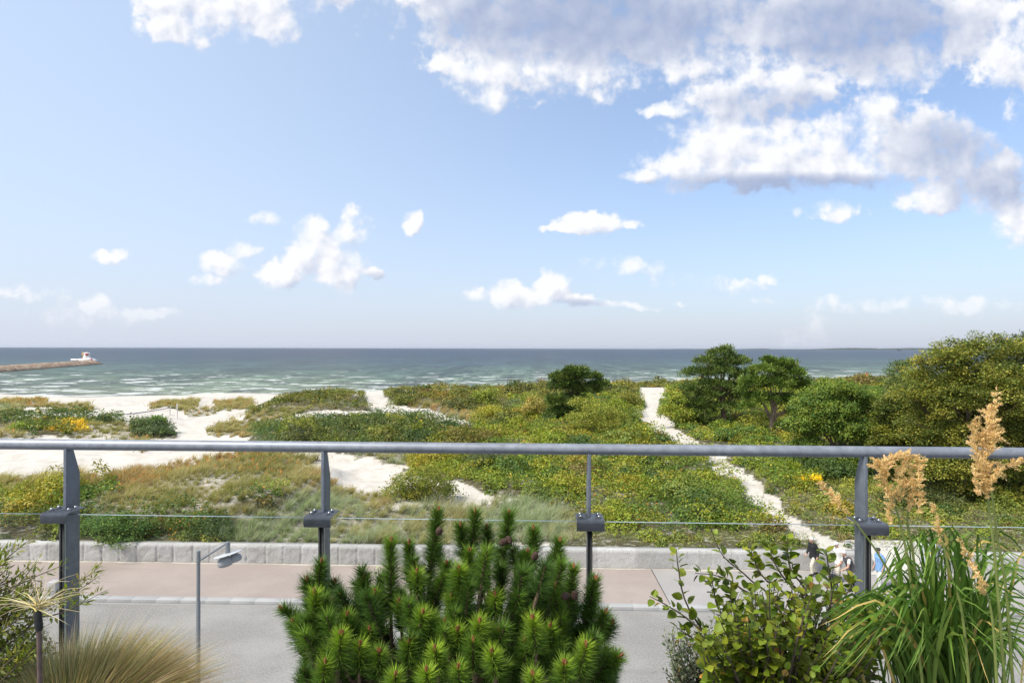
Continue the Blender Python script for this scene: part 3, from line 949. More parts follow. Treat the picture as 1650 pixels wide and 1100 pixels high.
def mounds(S, typ, pal, r):
    """the bushes that the thicket is made of, each with its own size, tint and habit"""
    n = {ROSE: 1500, DARK: 700, HEATH: 1100, HERB: 900}[typ]
    X, Y = scatter(n * 9, p=1.25, r=r)
    Z = terrain_z(X, Y)
    m = np.flatnonzero(cover(X, Y, Z) == typ)[:n]
    X, Y, Z = X[m], Y[m], Z[m]
    room = np.ones(len(X))
    for f in (.5, 1.0, 1.6):
        for dx, dy in ((1, 0), (-1, 0), (0, -1.6), (0, 1), (.7, -.9), (-.7, -.9)):
            hit = cover(X + dx * f, Y + dy * f, terrain_z(X + dx * f, Y + dy * f)) == SAND
            room = np.where(hit, np.minimum(room, f / 2.0), room)
    m = (room > .3) | (r.random(len(X)) < .3)
    X, Y, Z, room = X[m], Y[m], Z[m], room[m]
    n = len(X)
    k = np.hypot(X, Y) / 30
    region = fbm(X / 11 + 3, Y / 16, 3)
    rad = r.gamma(4.0, .17, n).clip(.28, 1.75) * k ** .22
    rad = np.minimum(rad, np.where(room < 1, room * 1.3, 9))
    if typ == HERB: rad = rad * .55
    rad = np.where((X < -22) & (Y > 58), rad * .62, rad)
    hgt = rad * r.uniform(.55, 1.15, n)
    extra = np.array([(.150, .175, .016), (.045, .075, .018), (.100, .125, .022), (.19, .150, .022), (.115, .090, .028), (.185, .185, .030)])
    tint = np.where((r.random(n) < .55)[:, None], pal[np.clip((region - .5) * 9 + 2.6 + r.normal(0, 1.3, n), 0, 5.4).astype(int)], extra[r.choice(6, n, p=[.26, .26, .2, .1, .08, .10])])
    if typ == DARK: tint = tint * .82
    if typ == HEATH: tint = tint * np.array([1.0, .88, 1.0])
    grain = r.uniform(.75, 1.35, n)
    L0 = .115 * k ** .75 * grain
    cnt = (2 * math.pi * rad * (rad * .5 + hgt * .5) / (.28 * L0 * L0) * .95).astype(int).clip(20, 2600)
    w = np.repeat(np.arange(n), cnt)
    N_ = len(w)
    d = rand_dirs(N_, r); d[:, 2] = np.abs(d[:, 2])
    lob = 1 + .22 * np.sin(3 * np.arctan2(d[:, 1], d[:, 0]) + w) * (1 - d[:, 2]) + .16 * np.sin(7 * d[:, 0] + 5 * d[:, 1] + w * 1.7)
    q = (1 - .35 * r.random(N_) ** 2.2) * lob
    P = np.stack([X[w] + d[:, 0] * rad[w] * q, Y[w] + d[:, 1] * rad[w] * q, Z[w] - .05 + d[:, 2] * hgt[w] * q], -1)
    nm = norm(d + np.array([0, 0, .35]) + r.normal(0, .42, (N_, 3)))
    D = norm(np.cross(nm, rand_dirs(N_, r)) + d * .25)
    col = jitter(tint[w], N_, .17, .05, r)
    hips = (r.random(n) < .22)[w] & (r.random(N_) < .035)
    col = np.where(hips[:, None], pick([(.33, .24, .02), (.30, .11, .025), (.30, .25, .035)], [4, 2, 3], N_, r), col)
    L = L0[w] * r.uniform(.7, 1.3, N_)
    S.add(*leaves(P, D, nm, L, L * r.uniform(.42, .75, n)[w], col))
    # bare twigs sticking out of some of them
    t = np.flatnonzero(r.random(n) < .35); t = np.repeat(t, 9)
    d = rand_dirs(len(t), r); d[:, 2] = np.abs(d[:, 2]) + .3; d = norm(d)
    P = np.stack([X[t], Y[t], Z[t]], -1) + d * rad[t, None] * .55
    S.add(*blades(P, d, rad[t] * r.uniform(.5, 1.0, len(t)), .018 * k[t] ** .8, r.normal(0, .15, (len(t), 3)), jitter((.17, .13, .08), len(t), .3, .06, r), jitter((.24, .20, .12), len(t), .3, .06, r), 2))


def build_cover():
    r = np.random.default_rng(21)
    X, Y = scatter(1900000, r=r)
    Z = terrain_z(X, Y)
    t = cover(X, Y, Z)
    keep = r.random(len(X)) < np.select([t == SAND, t == SPARSE, t == DRY, t == LYME], [0.0, .20, .50, .42], .33)
    edge = fbm(X / 3.0, Y / 3.0, 3)                                     # thin places
    keep &= ~(((t == DRY) | (t == SPARSE)) & (edge < .36) & (r.random(len(X)) < .6))
    X, Y, Z, t = X[keep], Y[keep], Z[keep], t[keep]
    d = np.hypot(X, Y)
    k = (d / 30.0)

    # -- leafy cover
    for typ, name, lab, cat in ((ROSE, 'rose_thicket', 'yellow-green rose thicket with orange hips covering the middle dunes', 'shrubs'),
                                (DARK, 'dark_thicket', 'low dark green scrub on the dune shoulders and along the stone wall', 'shrubs'),
                                (HEATH, 'seaward_scrub', 'olive and russet wind-clipped scrub along the crest before the sea', 'shrubs'),
                                (HERB, 'meadow_herbs', 'flowering weeds with yellow heads in the strip behind the wall', 'plants')):
        m = t == typ
        x, y, z, kk = X[m], Y[m], Z[m], k[m]
        n = len(x)
        c, ia, ib, rag = canopy(x, y, np.full(n, typ))
        e = .10 + .03 * kk
        cx = (canopy(x + e, y, np.full(n, typ))[0] - c) / e
        cy = (canopy(x, y + e, np.full(n, typ))[0] - c) / e
        nm = norm(np.stack([-cx, -cy, np.ones(n) * .8], -1) + r.normal(0, .33, (n, 3)))
        dr = norm(np.cross(nm, rand_dirs(n, r)) + np.array([0, 0, -.12]))
        u = 1 - .62 * r.random(n) ** 1.7
        P = np.stack([x, y, z + c * u], -1)
        region = fbm(x / 9 + 3, y / 14, 3)
        if typ == ROSE:
            pal = np.array([(.050, .085, .016), (.078, .118, .016), (.120, .150, .016), (.155, .165, .017), (.185, .165, .018), (.110, .095, .020)])
            w = np.clip(ia * 3.2 + ib * 1.4 + (region - .5) * 5 + r.normal(0, .55, n), 0, 5.4)
        elif typ == DARK:
            pal = np.array([(.050, .080, .020), (.040, .066, .022), (.070, .098, .020), (.095, .108, .022), (.062, .070, .026), (.13, .13, .022)])
            w = np.clip(ia * 3.0 + ib * 1.4 + (region - .5) * 3 + r.normal(0, .6, n), 0, 5.4)
        elif typ == HEATH:
            pal = np.array([(.055, .072, .018), (.082, .095, .020), (.120, .122, .020), (.105, .092, .026), (.150, .130, .024), (.120, .080, .030)])
            w = np.clip(ia * 3.4 + ib * 1.5 + (region - .5) * 4 + r.normal(0, .5, n), 0, 5.4)
        else:
            pal = np.array([(.085, .115, .020), (.125, .145, .024), (.155, .165, .036), (.075, .105, .024), (.170, .150, .050), (.115, .115, .03)])
            w = np.clip(ia * 2.6 + ib * 1.6 + (region - .5) * 4 + r.normal(0, .7, n), 0, 5.4)
        col = jitter(pal[w.astype(int)], n, .17, .06, r)
        hip = r.random(n) < np.where(typ in (ROSE, HERB), .020, .004) * np.clip((fbm(x / 5 + 9, y / 8, 3) - .50) * 12, .03, 2.2)
        hc = pick([(.36, .25, .02), (.34, .12, .025), (.32, .27, .035), (.26, .06, .025)], [5, 2.2, 2.2, .8], n, r)
        col = np.where(hip[:, None], hc, col)
        L = (.118 if typ != HERB else .105) * kk ** .75 * r.uniform(.7, 1.35, n)
        S = Soup()
        S.add(*leaves(P, dr, nm, L, L * (.62 if typ != HERB else .38), col))
        # fruiting twigs and dead stalks stand out of the lumps
        tw = r.random(n) < (.035 if typ != HERB else .10)
        q = tw.sum()
        kd = kk[tw] ** .7
        S.add(*blades(P[tw] - np.array([0, 0, .05]), norm(np.stack([r.normal(0, .35, q), r.normal(0, .35, q), np.ones(q)], -1)), (.16 + .22 * r.random(q)) * (kd ** .3), .016 * kd,
                      rand_dirs(q, r) * .25, jitter((.16, .13, .06), q, .3, .1, r), jitter(pick([(.22, .20, .06), (.30, .16, .06), (.14, .15, .04)], [3, 1, 2], q, r), q, .3, .1, r), 2))
        mounds(S, typ, pal, r)
        o = S.build(name, M_LEAF)
        tag(o, lab, cat, kind='stuff')

    # -- grasses
    S2 = {}
    for typ, name, lab in ((DRY, 'dune_grass', 'dry straw-coloured marram grass on the dunes behind the wall'), (LYME, 'lyme_grass', 'pale blue-green lyme grass in drifts behind the wall')):
        m = (t == typ) | ((t == SPARSE) if typ == DRY else False)
        x, y, z, kk = X[m], Y[m], Z[m], k[m]
        reps = 3
        x, y, z, kk = (np.repeat(q, reps) for q in (x, y, z, kk))
        n = len(x)
        cell = np.where(kk < 1.5, .62, np.where(kk < 2.4, .95, 1.5))
        gx, gy = np.floor(x / cell).astype(int), np.floor(y / cell).astype(int)
        tb = np.random.default_rng(77).random((97, 97, 4))[gx % 97, gy % 97]
        ox, oy = (gx + .15 + .7 * tb[:, 0]) * cell, (gy + .15 + .7 * tb[:, 1]) * cell
        tight = r.uniform(.30, .95, n)
        x, y = x + (ox - x) * tight, y + (oy - y) * tight
        outx, outy = np.clip((x - ox) / cell, -.6, .6), np.clip((y - oy) / cell, -.6, .6)
        z = terrain_z(x, y)
        region = fbm(x / 6 + 11, y / 8, 4) + r.normal(0, .04, n) + (tb[:, 2] - .5) * .22
        tall = (.35 + 1.1 * fbm(x / 2.3, y / 2.3, 2)) * (.55 + .8 * tb[:, 3])
        if typ == DRY:
            pal = np.array([(.205, .190, .075), (.275, .240, .125), (.325, .270, .155), (.215, .200, .075), (.320, .250, .140), (.290, .205, .110)])
        else:
            pal = np.array([(.205, .235, .130), (.265, .285, .190), (.225, .255, .170), (.290, .260, .140), (.31, .30, .20), (.23, .20, .09)])
        w = np.clip((region - .28) * 12, 0, 5.4).astype(int)
        base = pal[w]
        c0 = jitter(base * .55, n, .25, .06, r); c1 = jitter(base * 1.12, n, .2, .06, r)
        wind = np.array([.55, -.15, 0])
        D = norm(np.stack([r.normal(0, .30, n) + outx * 1.5, r.normal(0, .30, n) + outy * 1.5, np.ones(n)], -1))
        S = Soup()
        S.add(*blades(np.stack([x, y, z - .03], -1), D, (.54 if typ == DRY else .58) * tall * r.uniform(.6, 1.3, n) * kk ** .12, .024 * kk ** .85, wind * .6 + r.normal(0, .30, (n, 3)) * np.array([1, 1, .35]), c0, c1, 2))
        if typ == DRY:                                                  # russet seed heads
            q = np.flatnonzero((r.random(n) < .022) & (fbm(x / 5 + 30, y / 7, 3) > .52))
            P = np.stack([x[q], y[q], z[q] + .38 * tall[q]], -1)
            S.add(*leaves(P, norm(np.stack([r.normal(0, .3, len(q)), r.normal(0, .3, len(q)), np.ones(len(q))], -1)), rand_dirs(len(q), r), .20 * kk[q] ** .5, .045 * kk[q] ** .8, jitter((.34, .17, .06), len(q), .25, .1, r)))
        o = S.build(name, M_STRAW)
        tag(o, lab, 'grass', kind='stuff')


build_cover()

# ------------------------------------------------------------------ balcony railing
def galvanised(name, c, rough=.42, metal=.55):
    def fn(N):
        co = N.n('ShaderNodeTexCoord').outputs['Object']
        a = N.noise(co, 26, 5, .65); b = N.noise(co, 3.2, 4, .6); v = N.voronoi(co, 55)
        col = N.ramp(a, [(.3, tuple(q * .78 for q in c)), (.7, tuple(q * 1.18 for q in c))])
        col = N.mix(N.smooth(b, .48, .68, 0, .35), col, tuple(q * .62 for q in c))
        col = N.mix(N.smooth(v, .10, .02, 0, .25), col, tuple(min(1, q * 1.9) for q in c))
        rg = N.math('MULTIPLY_ADD', a, .35, rough - .15)
        return pbsdf(N, col, rg, metal, N.bump(a, .12, .002), .5)
    return material(name, fn)


M_RAIL = galvanised('galvanised_tube', (.27, .29, .325), .50, .35)
M_POST = galvanised('galvanised_plate', (.150, .168, .195), .48, .40)
M_BRACKET = galvanised('bracket_steel', (.20, .205, .215), .42, .40)
M_BOLT = galvanised('bolt_steel', (.38, .39, .41), .25, .9)
M_RUBBER = speckled('rubber', (.018, .020, .020), .6, 60, .3, .1, .002)


def glass_fn(N):
    fr = N.n('ShaderNodeFresnel'); fr.inputs[0].default_value = 1.45
    tr = N.n('ShaderNodeBsdfTransparent'); tr.inputs[0].default_value = (.980, .988, .984, 1)
    gl = N.n('ShaderNodeBsdfGlossy'); gl.inputs['Roughness'].default_value = .02
    mx = N.n('ShaderNodeMixShader')
    N.put(mx.inputs[0], N.math('MULTIPLY', fr.outputs[0], .10)); N.put(mx.inputs[1], tr.outputs[0]); N.put(mx.inputs[2], gl.outputs[0])
    return mx.outputs[0]


M_GLASS = material('clear_glass', glass_fn)
M_GLASSEDGE = material('glass_edge', lambda N: pbsdf(N, (.26, .33, .32), .25, spec=.8))
M_GLASSEDGE_BLUE = M_GLASSEDGE

RAIL_D, RAIL_H, FLOOR = 2.786, 1.11, 1.56
_c = at(825, 561, RAIL_D)
RAIL_RZ = YAW - math.atan(.0413)
railing = empty('balcony_railing', (_c[0], _c[1], CAM_Z - FLOOR), RAIL_RZ)
tag(railing, 'grey galvanised steel balcony railing with a round handrail and clear glass panes', 'railing')


def build_railing():
    m = MB()
    xs = np.linspace(-6.2, 6.2, 60)
    m.tube(np.stack([xs, 0 * xs, 0 * xs + RAIL_H], -1), .0247, 28)
    for x in (-.31, ):
        m.tube([(x - .0012, 0, RAIL_H), (x + .0012, 0, RAIL_H)], .0252, 28)
    rail = m.build('handrail', M_RAIL, railing, smooth=True)
    posts = [-2.054 + 1.2 * k for k in range(-2, 6)]
    for s in posts:
        p = MB()
        th, y0, y1 = .0145, -.020, .066
        zt = RAIL_H - .018
        out = [(y0, -.45), (y1, -.45), (y1, zt - .125), (.022, zt), (y0, zt)]
        p.prism(out, th, (s, 0, 0), (0, 1, 0), (0, 0, 1), (1, 0, 0))
        po = p.build('post', M_POST, railing)
        bv = po.modifiers.new('edge', 'BEVEL'); bv.width = .0015; bv.segments = 2
        b = MB()
        # a plate with its front edge folded down round a small radius
        prof = [(.034, .816), (-.074, .816), (-.082, .814), (-.087, .809), (-.089, .801), (-.089, .777), (-.086, .770), (-.079, .767), (-.079, .772), (-.083, .774), (-.0845, .778), (-.0845, .800), (-.083, .806), (-.080, .8095), (-.074, .811), (.034, .811)]
        h = len(prof) // 2
        n2 = len(prof)
        pv = np.array([(s + q * .060, y, z) for q in (-1, 1) for y, z in prof])
        Qs = [(i, (i + 1) % n2, n2 + (i + 1) % n2, n2 + i) for i in range(n2)] + [(q * n2 + i, q * n2 + i + 1, q * n2 + n2 - 2 - i, q * n2 + n2 - 1 - i) for q in (0, 1) for i in range(h - 1)]
        b.add(pv, Qs)
        bo = b.build('bracket', M_BRACKET, po)
        for sx in (-1, 1):
            for yy in (-.046, -.004):
                q = MB()
                q.lathe([(.0115, 0), (.0115, .002), (.0105, .002), (.0105, .0025)], 12, (s + sx * .040, yy, .8165))
                q.lathe([(.0078, .0025), (.0078, .0075), (.0070, .0105), (.0045, .0130), (.0, .0138)], 10, (s + sx * .040, yy, .8165))
                q.build('bolt', M_BOLT, po, smooth=True)
        g = MB()
        for sx in (-1, 1):
            g.box((s + sx * .0085, -.0295, .31), (.007, .0165, .985))
        g.box((s, -.0275, .31), (.010, .013, .985))
        g.build('gasket', M_RUBBER, po)
    for a, c in zip(posts[:-1], posts[1:]):
        g = MB()
        x0, x1, y, t, z0, z1 = a + .0125, c - .0125, -.0310, .0125, -.25, .797
        V = [(x0, y - t / 2, z0), (x1, y - t / 2, z0), (x1, y - t / 2, z1), (x0, y - t / 2, z1), (x0, y + t / 2, z0), (x1, y + t / 2, z0), (x1, y + t / 2, z1), (x0, y + t / 2, z1)]
        g.add(V, [(0, 1, 2, 3), (5, 4, 7, 6)])
        g.m = 1
        g.add(V, [(3, 2, 6, 7), (0, 3, 7, 4), (1, 5, 6, 2), (0, 4, 5, 1)])
        g.build('glass_pane', [M_GLASS, M_GLASSEDGE], railing)


build_railing()


def build_terrace():
    m = MB()
    z = CAM_Z - FLOOR
    m.box((0, .10, z - .16), (14, 4.60, .30))
    tag(m.build('terrace_floor', speckled('terrace_concrete', (.34, .33, .32), .9, 30, .2, .3, .003, big=.9)), kind='structure')
    p = MB()
    p.bevbox((0, 1.93, z + .12), (9.0, .80, .24), .01)
    tag(p.build('planter', speckled('planter_fibre', (.06, .06, .062), .8, 60, .2, .2, .002)), 'long low dark planting trough along the foot of the railing', 'planter')


build_terrace()
PLANT_Z = CAM_Z - FLOOR + .25

# ------------------------------------------------------------------ street furniture
M_LAMP = speckled('lamp_paint', (.21, .225, .24), .45, 30, .12, .05, .002, metal=.2)
M_HOOD = speckled('lamp_hood_paint', (.30, .31, .325), .5, 30, .10, .05, .002)
M_LAMPDISC = speckled('lamp_disc_paint', (.50, .51, .53), .4, 40, .10, .05, .002)


def build_lamp():
    d = 16.5
    foot = at(320.5, 561, d); foot[2] = 0.0
    t = empty('street_lamp', foot)
    tag(t, 'grey street lamp with a slanted white disc over twin hoods, standing by the road', 'street lamp')
    m = MB()
    m.tube([(0, 0, -.05), (0, 0, 3.45), (0, 0, 3.47)], [.056, .053, .047], 16)
    m.tube([(0, 0, 3.47), (0, 0, 4.50)], .047, 16)
    m.tube([(0, 0, 4.47), (0, 0, 4.80), (0, 0, 4.81)], [.052, .052, .03], 16)
    m.build('pole', M_LAMP, t, smooth=True)
    tip = at(368.5, 872.5, d) - foot
    a = MB()
    a.tube([(0.03, 0, 4.545), tip * np.array([1, 1, 1])], .030, 12)
    a.tube([(0.02, 0, 4.79), tip + np.array([-.03, 0, .01])], .006, 6)
    a.build('arm', M_LAMP, t, smooth=True)
    hub = at(366.5, 892.0, d) - foot
    tilt = (R(-4), R(-15), 0)
    ax = np.array(Euler(tilt).to_matrix())[:, 2]
    h = MB(); h.tube([tip + np.array([-.02, 0, -.01]), tip * .1 + hub * .9 + ax * .02], .060, 16)
    h.tube([tip * .45 + hub * .55, hub], [.060, .064], 16)
    h.build('stem', M_LAMP, t, smooth=True)
    s = MB()
    s.lathe([(0, -.012), (.335, -.018), (.352, -.010), (.352, -.004), (.335, .004), (.10, .022), (0, .024)], 40, hub, tilt)
    s.build('shade', M_LAMPDISC, t, smooth=True)
    for off, sc, nm in ((np.array([-.075, -.05, 0]), 1.12, 'hood'), (np.array([.125, .10, .02]), .92, 'hood')):
        b = MB()
        b.lathe([(.0, -.292), (.085, -.288), (.140, -.270), (.172, -.238), (.182, -.20), (.182, -.172), (.174, -.168), (.172, -.155), (.160, -.118), (.130, -.085), (.095, -.066), (.078, -.015)], 28, hub + off, tilt, (sc, sc, sc))
        b.build(nm, M_HOOD, t, smooth=True)


build_lamp()


def build_box():
    px = 1499
    base = ground_at(px, 915.5, .12)
    t = empty('waste_box', base, R(40))
    tag(t, 'grey metal box with a round yellow emblem beside the path opening', 'box')
    M = speckled('box_paint', (.40, .42, .44), .5, 30, .10, .05, .002)
    m = MB(); m.bevbox((0, 0, .52), (.58, .62, 1.0), .012)
    m.build('body', M, t)
    l = MB()
    l.prism([(-.33, 0), (.33, 0), (.33, .035), (.10, .14), (-.02, .15), (-.33, .055)], .68, (0, 0, 1.024), (1, 0, 0), (0, 0, 1), (0, 1, 0))
    l.build('lid', speckled('lid_paint', (.50, .51, .52), .5, 30, .1, .05, .002), t)
    k = MB(); k.lathe([(.13, -.02), (.13, .012), (0, .014)], 20, (.17, -.10, 1.125), (0, R(24), 0), (1, 1, 1))
    k.build('slot', M_RUBBER, t, smooth=True)
    # emblem on the side that looks towards the pavement: yellow ring, white middle, dark shapes
    e = MB(); n = (-1, 0, 0); ang = np.arange(28) * 2 * math.pi / 28
    disc = lambda r0, cx=0, cy=0, sx=1, sy=1: np.stack([cx + r0 * sx * np.cos(ang), cy + r0 * sy * np.sin(ang)], -1)
    e.prism(disc(.150), .004, (-.293, 0, .70), (0, -1, 0), (0, 0, 1), n)
    e.m = 1; e.prism(disc(.112, .015, -.025), .004, (-.297, 0, .70), (0, -1, 0), (0, 0, 1), n)
    e.m = 2; e.prism(disc(.040, -.035, .01, .7, 1.3), .004, (-.301, 0, .70), (0, -1, 0), (0, 0, 1), n)
    e.prism(disc(.040, .045, -.03, 1.2, .6), .004, (-.301, 0, .70), (0, -1, 0), (0, 0, 1), n)
    e.m = 0; e.prism(disc(.030, .02, .045), .004, (-.301, 0, .70), (0, -1, 0), (0, 0, 1), n)
    flat = lambda nm, c: material(nm, lambda N: pbsdf(N, c, .5))
    e.build('emblem', [flat('emblem_yellow', (.75, .50, .03)), flat('emblem_white', (.78, .78, .76)), flat('emblem_grey', (.14, .15, .16))], t)


build_box()


def build_small_things():
    b = ground_at(1518.5, 941, .12)
    t = empty('bollard', b)
    tag(t, 'slim grey steel bollard on the pavement in front of the grey box', 'bollard')
    m = MB(); m.lathe([(.075, -.01), (.075, .02), (.070, .025), (.070, .97), (.066, .985), (0, .99)], 20)
    m.build('shaft', M_LAMP, t, smooth=True)
    c = MB(); c.lathe([(.074, .86), (.074, .90), (.0735, .90)], 20); c.build('band', M_LAMPDISC, t, smooth=True)

    g = ground_at(1540, 951, .124)
    t = empty('drain_grate', g, R(12))
    tag(t, 'rusty slotted drain grate set in the grey pavement', 'grate')
    M = speckled('grate_rust', (.22, .12, .085), .8, 40, .4, .3, .004, metal=.3)
    m = MB()
    for s in (-1, 1):
        m.box((s * .40, 0, .004), (.05, .62, .016)); m.box((0, s * .285, .005), (.75, .05, .016))
    for k in range(7): m.box((-.30 + k * .10, 0, .003), (.045, .52, .012), (0, 0, .25))
    m.build('bars', M, t)
    p = MB(); p.box((0, 0, -.004), (.74, .52, .008)); p.build('pit', M_RUBBER, t)

    s = ground_at(88, 957.5, .12)
    m = MB(); m.bevbox((0, 0, .28), (.36, .36, .56), .02)
    o = m.build('granite_post', M_GRANITE); o.location = s
    tag(o, 'short square granite post on the kerb behind the leftmost railing post', 'post')
    s = ground_at(1476, 929, .12)
    m = MB(); m.bevbox((0, 0, .20), (.42, .34, .42), .02)
    o = m.build('stone_block', M_GRANITE); o.location = s; o.rotation_euler = (0, 0, .5)
    tag(o, 'low grey stone block on the pavement between the blue-shirted walker and the bollard', 'block')

    # beach volleyball net, its white marker, the orange marker far right
    a, b = at(190, 674, 82), at(274, 664.5, 87)
    ta, tb = at(190, 668.6, 82), at(274, 656.5, 87)
    a[2], b[2] = float(terrain_z(a[0], a[1])), float(terrain_z(b[0], b[1]))
    t = empty('beach_net', a)
    tag(t, 'beach volleyball net with a blue top band strung across the white sand', 'net')
    M_BLUE = speckled('net_band', (.030, .035, .16), .7, 8, .2, .1, .002)
    M_NETPOST = speckled('net_post', (.10, .10, .14), .6, 20, .2, .1, .002)
    v = b - a
    m = MB(); h0, h1 = ta[2] - a[2], tb[2] - b[2]
    xs = np.linspace(0, 1, 14)
    cen = np.stack([v[0] * xs, v[1] * xs, h0 + (v[2] + h1 - h0) * xs - .10 * np.sin(xs * math.pi)], -1)
    m.tube(cen, .055, 6); m.build('band', M_BLUE, t)
    for q, hh in ((np.zeros(3), h0), (v, h1)):
        k = MB(); k.tube([q + (0, 0, -.2), q + (0, 0, hh + .12)], .035, 8); k.build('post', M_NETPOST, t)
    w = MB()
    for k in range(40):
        f = k / 39; p = cen[0] * (1 - f) + cen[-1] * f
        w.tube([p, p - np.array([0, 0, .42])], .004, 4)
    for k in range(5): w.tube([cen[0] - (0, 0, .08 * k + .08), cen[-1] - (0, 0, .08 * k + .08)], .004, 4)
    w.build('netting', M_NETPOST, t)

    p = ground_at(285.5, 676, .62)
    m = MB(); m.tube([(0, 0, -.3), (0, 0, 2.05)], .075, 10); m.tube([(0, 0, 2.05), (0, 0, 2.13)], [.09, .05], 10)
    o = m.build('marker_post', speckled('white_paint', (.72, .66, .64), .6, 12, .1, .1, .002), smooth=True); o.location = p
    tag(o, 'white wooden post standing alone in the sand beside the net', 'post')

    q = at(1396.5, 624, 172)
    q[2] = float(terrain_z(q[0], q[1]))
    t = empty('marker_pole', q)
    tag(t, 'orange-red pole rising behind the bright green tree against the sea', 'pole')
    top = at(1396.5, 600.5, 172)[2] - q[2]
    M_OR = speckled('orange_paint', (.72, .20, .10), .6, 10, .15, .1, .002)
    m = MB(); m.tube([(0, 0, -.2), (0, 0, top)], .11, 8); m.build('shaft', M_OR, t)
    m = MB(); m.box((.1, 0, top - .25), (.62, .18, .5)); m.build('board', M_OR, t)


build_small_things()


# ------------------------------------------------------------------ breakwater and the white building on its head
def build_breakwater():
    r = np.random.default_rng(4)
    A, B = ground_at(-40, 600.8, SEA_Z), ground_at(152, 586.3, SEA_Z)
    A = A + (A - B) * .55
    v = B - A; L = np.linalg.norm(v); u = v / L; w = np.array([-u[1], u[0], 0])
    n, m = 420, 15
    s = np.linspace(0, 1, n); c = np.linspace(-1, 1, m)
    S, C = np.meshgrid(s, c, indexing='ij')
    prof = np.clip(1 - np.abs(C) ** 1.7, 0, 1)
    endf = np.clip((1 - S) * L / 5, 0, 1) ** .5
    lum, idn = domes(S * L, C * 6.5, 1.9, 6)
    H = (prof * 2.75 + lum * .75 - .35) * endf - .25
    P = A + S[..., None] * v + (C * 6.5)[..., None] * w
    P[..., 2] = SEA_Z + H
    P[..., :2] += r.normal(0, .15, P[..., :2].shape)
    i, j = np.meshgrid(np.arange(n - 1), np.arange(m - 1), indexing='ij')
    Q = np.stack([i * m + j, (i + 1) * m + j, (i + 1) * m + j + 1, i * m + j + 1], -1).reshape(-1, 4)
    pal = np.array([(.36, .25, .16), (.30, .20, .13), (.42, .32, .22), (.24, .17, .12)])
    col = pal[(idn * 3.99).astype(int)]
    low = np.clip((H - .25) / .5, 0, 1)[..., None]
    col = col * low + np.array([.05, .045, .035]) * (1 - low)            # wet weed at the waterline

    def fn(N):
        a = N.n('ShaderNodeVertexColor'); a.layer_name = 'tint'
        f = N.noise(N.n('ShaderNodeTexCoord').outputs['Object'], 1.2, 4, .6)
        return pbsdf(N, N.mix(1.0, a.outputs[0], N.ramp(f, [(.3, (.65,) * 3), (.7, (1.25,) * 3)]), 'MULTIPLY'), .9)
    o = make('breakwater', P.reshape(-1, 3), Q, material('breakwater_rock', fn), col=col.reshape(-1, 3))
    tag(o, 'long low breakwater of brown boulders running out into the sea', 'breakwater')

    d = project(B)[2]
    k = d / FPX
    c = at(136, 561, float(d)); c[2] = SEA_Z
    t = empty('pier_building', c, YAW)
    tag(t, 'small white building with a tapering tower on the head of the breakwater', 'building')
    Mw = speckled('white_render', (.78, .77, .75), .8, 1.5, .06, .05, .01)
    Mr = speckled('red_paint', (.55, .06, .06), .7, 2, .15, 0, 0)
    z0 = 2.0
    m = MB(); m.box((-3.6, 0, z0 + .9), (9.2, 4, 1.3)); m.box((2.0, 0, z0 + .8), (8.6, 5, 1.9)); m.build('base', Mw, t)
    m = MB(); m.prism([(3.6, 0), (8.9, 0), (7.2, 1.2), (3.6, 2.6)], 4.5, (0, 0, z0), (1, 0, 0), (0, 0, 1), (0, 1, 0)); m.build('ramp', Mw, t)
    m = MB(); m.lathe([(2.6, z0 + 1.2), (2.0, z0 + 3.6), (1.85, z0 + 5.4), (2.1, z0 + 5.5), (1.9, z0 + 5.9), (0, z0 + 6.2)], 18, (1.8, 0, 0)); m.build('tower', Mw, t, smooth=True)
    m = MB(); m.box((2.9, -1.75, z0 + 4.7), (1.9, .5, 1.0), (0, 0, .3)); m.build('light_panel', Mr, t)
    m = MB(); m.box((6.2, -2.3, z0 + 1.3), (2.2, .3, .9), (0, R(22), 0)); m.build('name_board', Mr, t)
    m = MB(); m.tube([(-1.0, 0, z0 + 1.4), (-1.0, 0, z0 + 6.8)], .30, 8); m.box((-1.0, -.3, z0 + 4.6), (1.1, .4, 1.6)); m.build('mast', speckled('mast_paint', (.55, .33, .12), .7, 2, .2, 0, 0), t)


build_breakwater()


def build_far_ship():
    c = at(1449, 562.2, 5200); c[2] = SEA_Z
    t = empty('ship', c, YAW)
    tag(t, 'tiny dark ship far out on the water before the distant coast', 'ship')
    M = speckled('ship_hull', (.06, .07, .08), .7, .05, .2, 0, 0)
    m = MB(); m.prism([(-15, 0), (15, 0), (18, 5), (-17, 4.6)], 7, (0, 0, 0), (1, 0, 0), (0, 0, 1), (0, 1, 0)); m.build('hull', M, t)
    m = MB(); m.box((-8, 0, 7.5), (8, 6, 6)); m.build('deckhouse', M, t)


build_far_ship()

# ------------------------------------------------------------------ trees and shrubs that stand out
def limb_chain(a, b, r0, r1, sag=0.0, wig=0.08, n=6, r=None):
    t = np.linspace(0, 1, n)[:, None]
    L = np.linalg.norm(np.asarray(b) - a)
    pts = a + (np.asarray(b) - a) * t + np.array([0, 0, 1]) * sag * L * np.sin(t * math.pi)
    pts[1:-1] += (r or rng).normal(0, wig * L / n, (n - 2, 3))
    return pts, r0 + (r1 - r0) * t[:, 0] ** .8


def ellipsoids(pads, d, depth=1.0, r=None, sq=None):
    """pads: (px, py, rx, ry[, shift in metres]) as the photo shows them, at distance d"""
    out = []
    for p in pads:
        off = p[4] if len(p) > 4 else (r.uniform(-.5, .5) * p[2] / FPX * d if r is not None else 0)
        dd = d + off
        out.append((at(p[0], p[1], dd), np.array([p[2], max(p[2], p[3]) * depth, p[3]]) / FPX * dd))
    return out


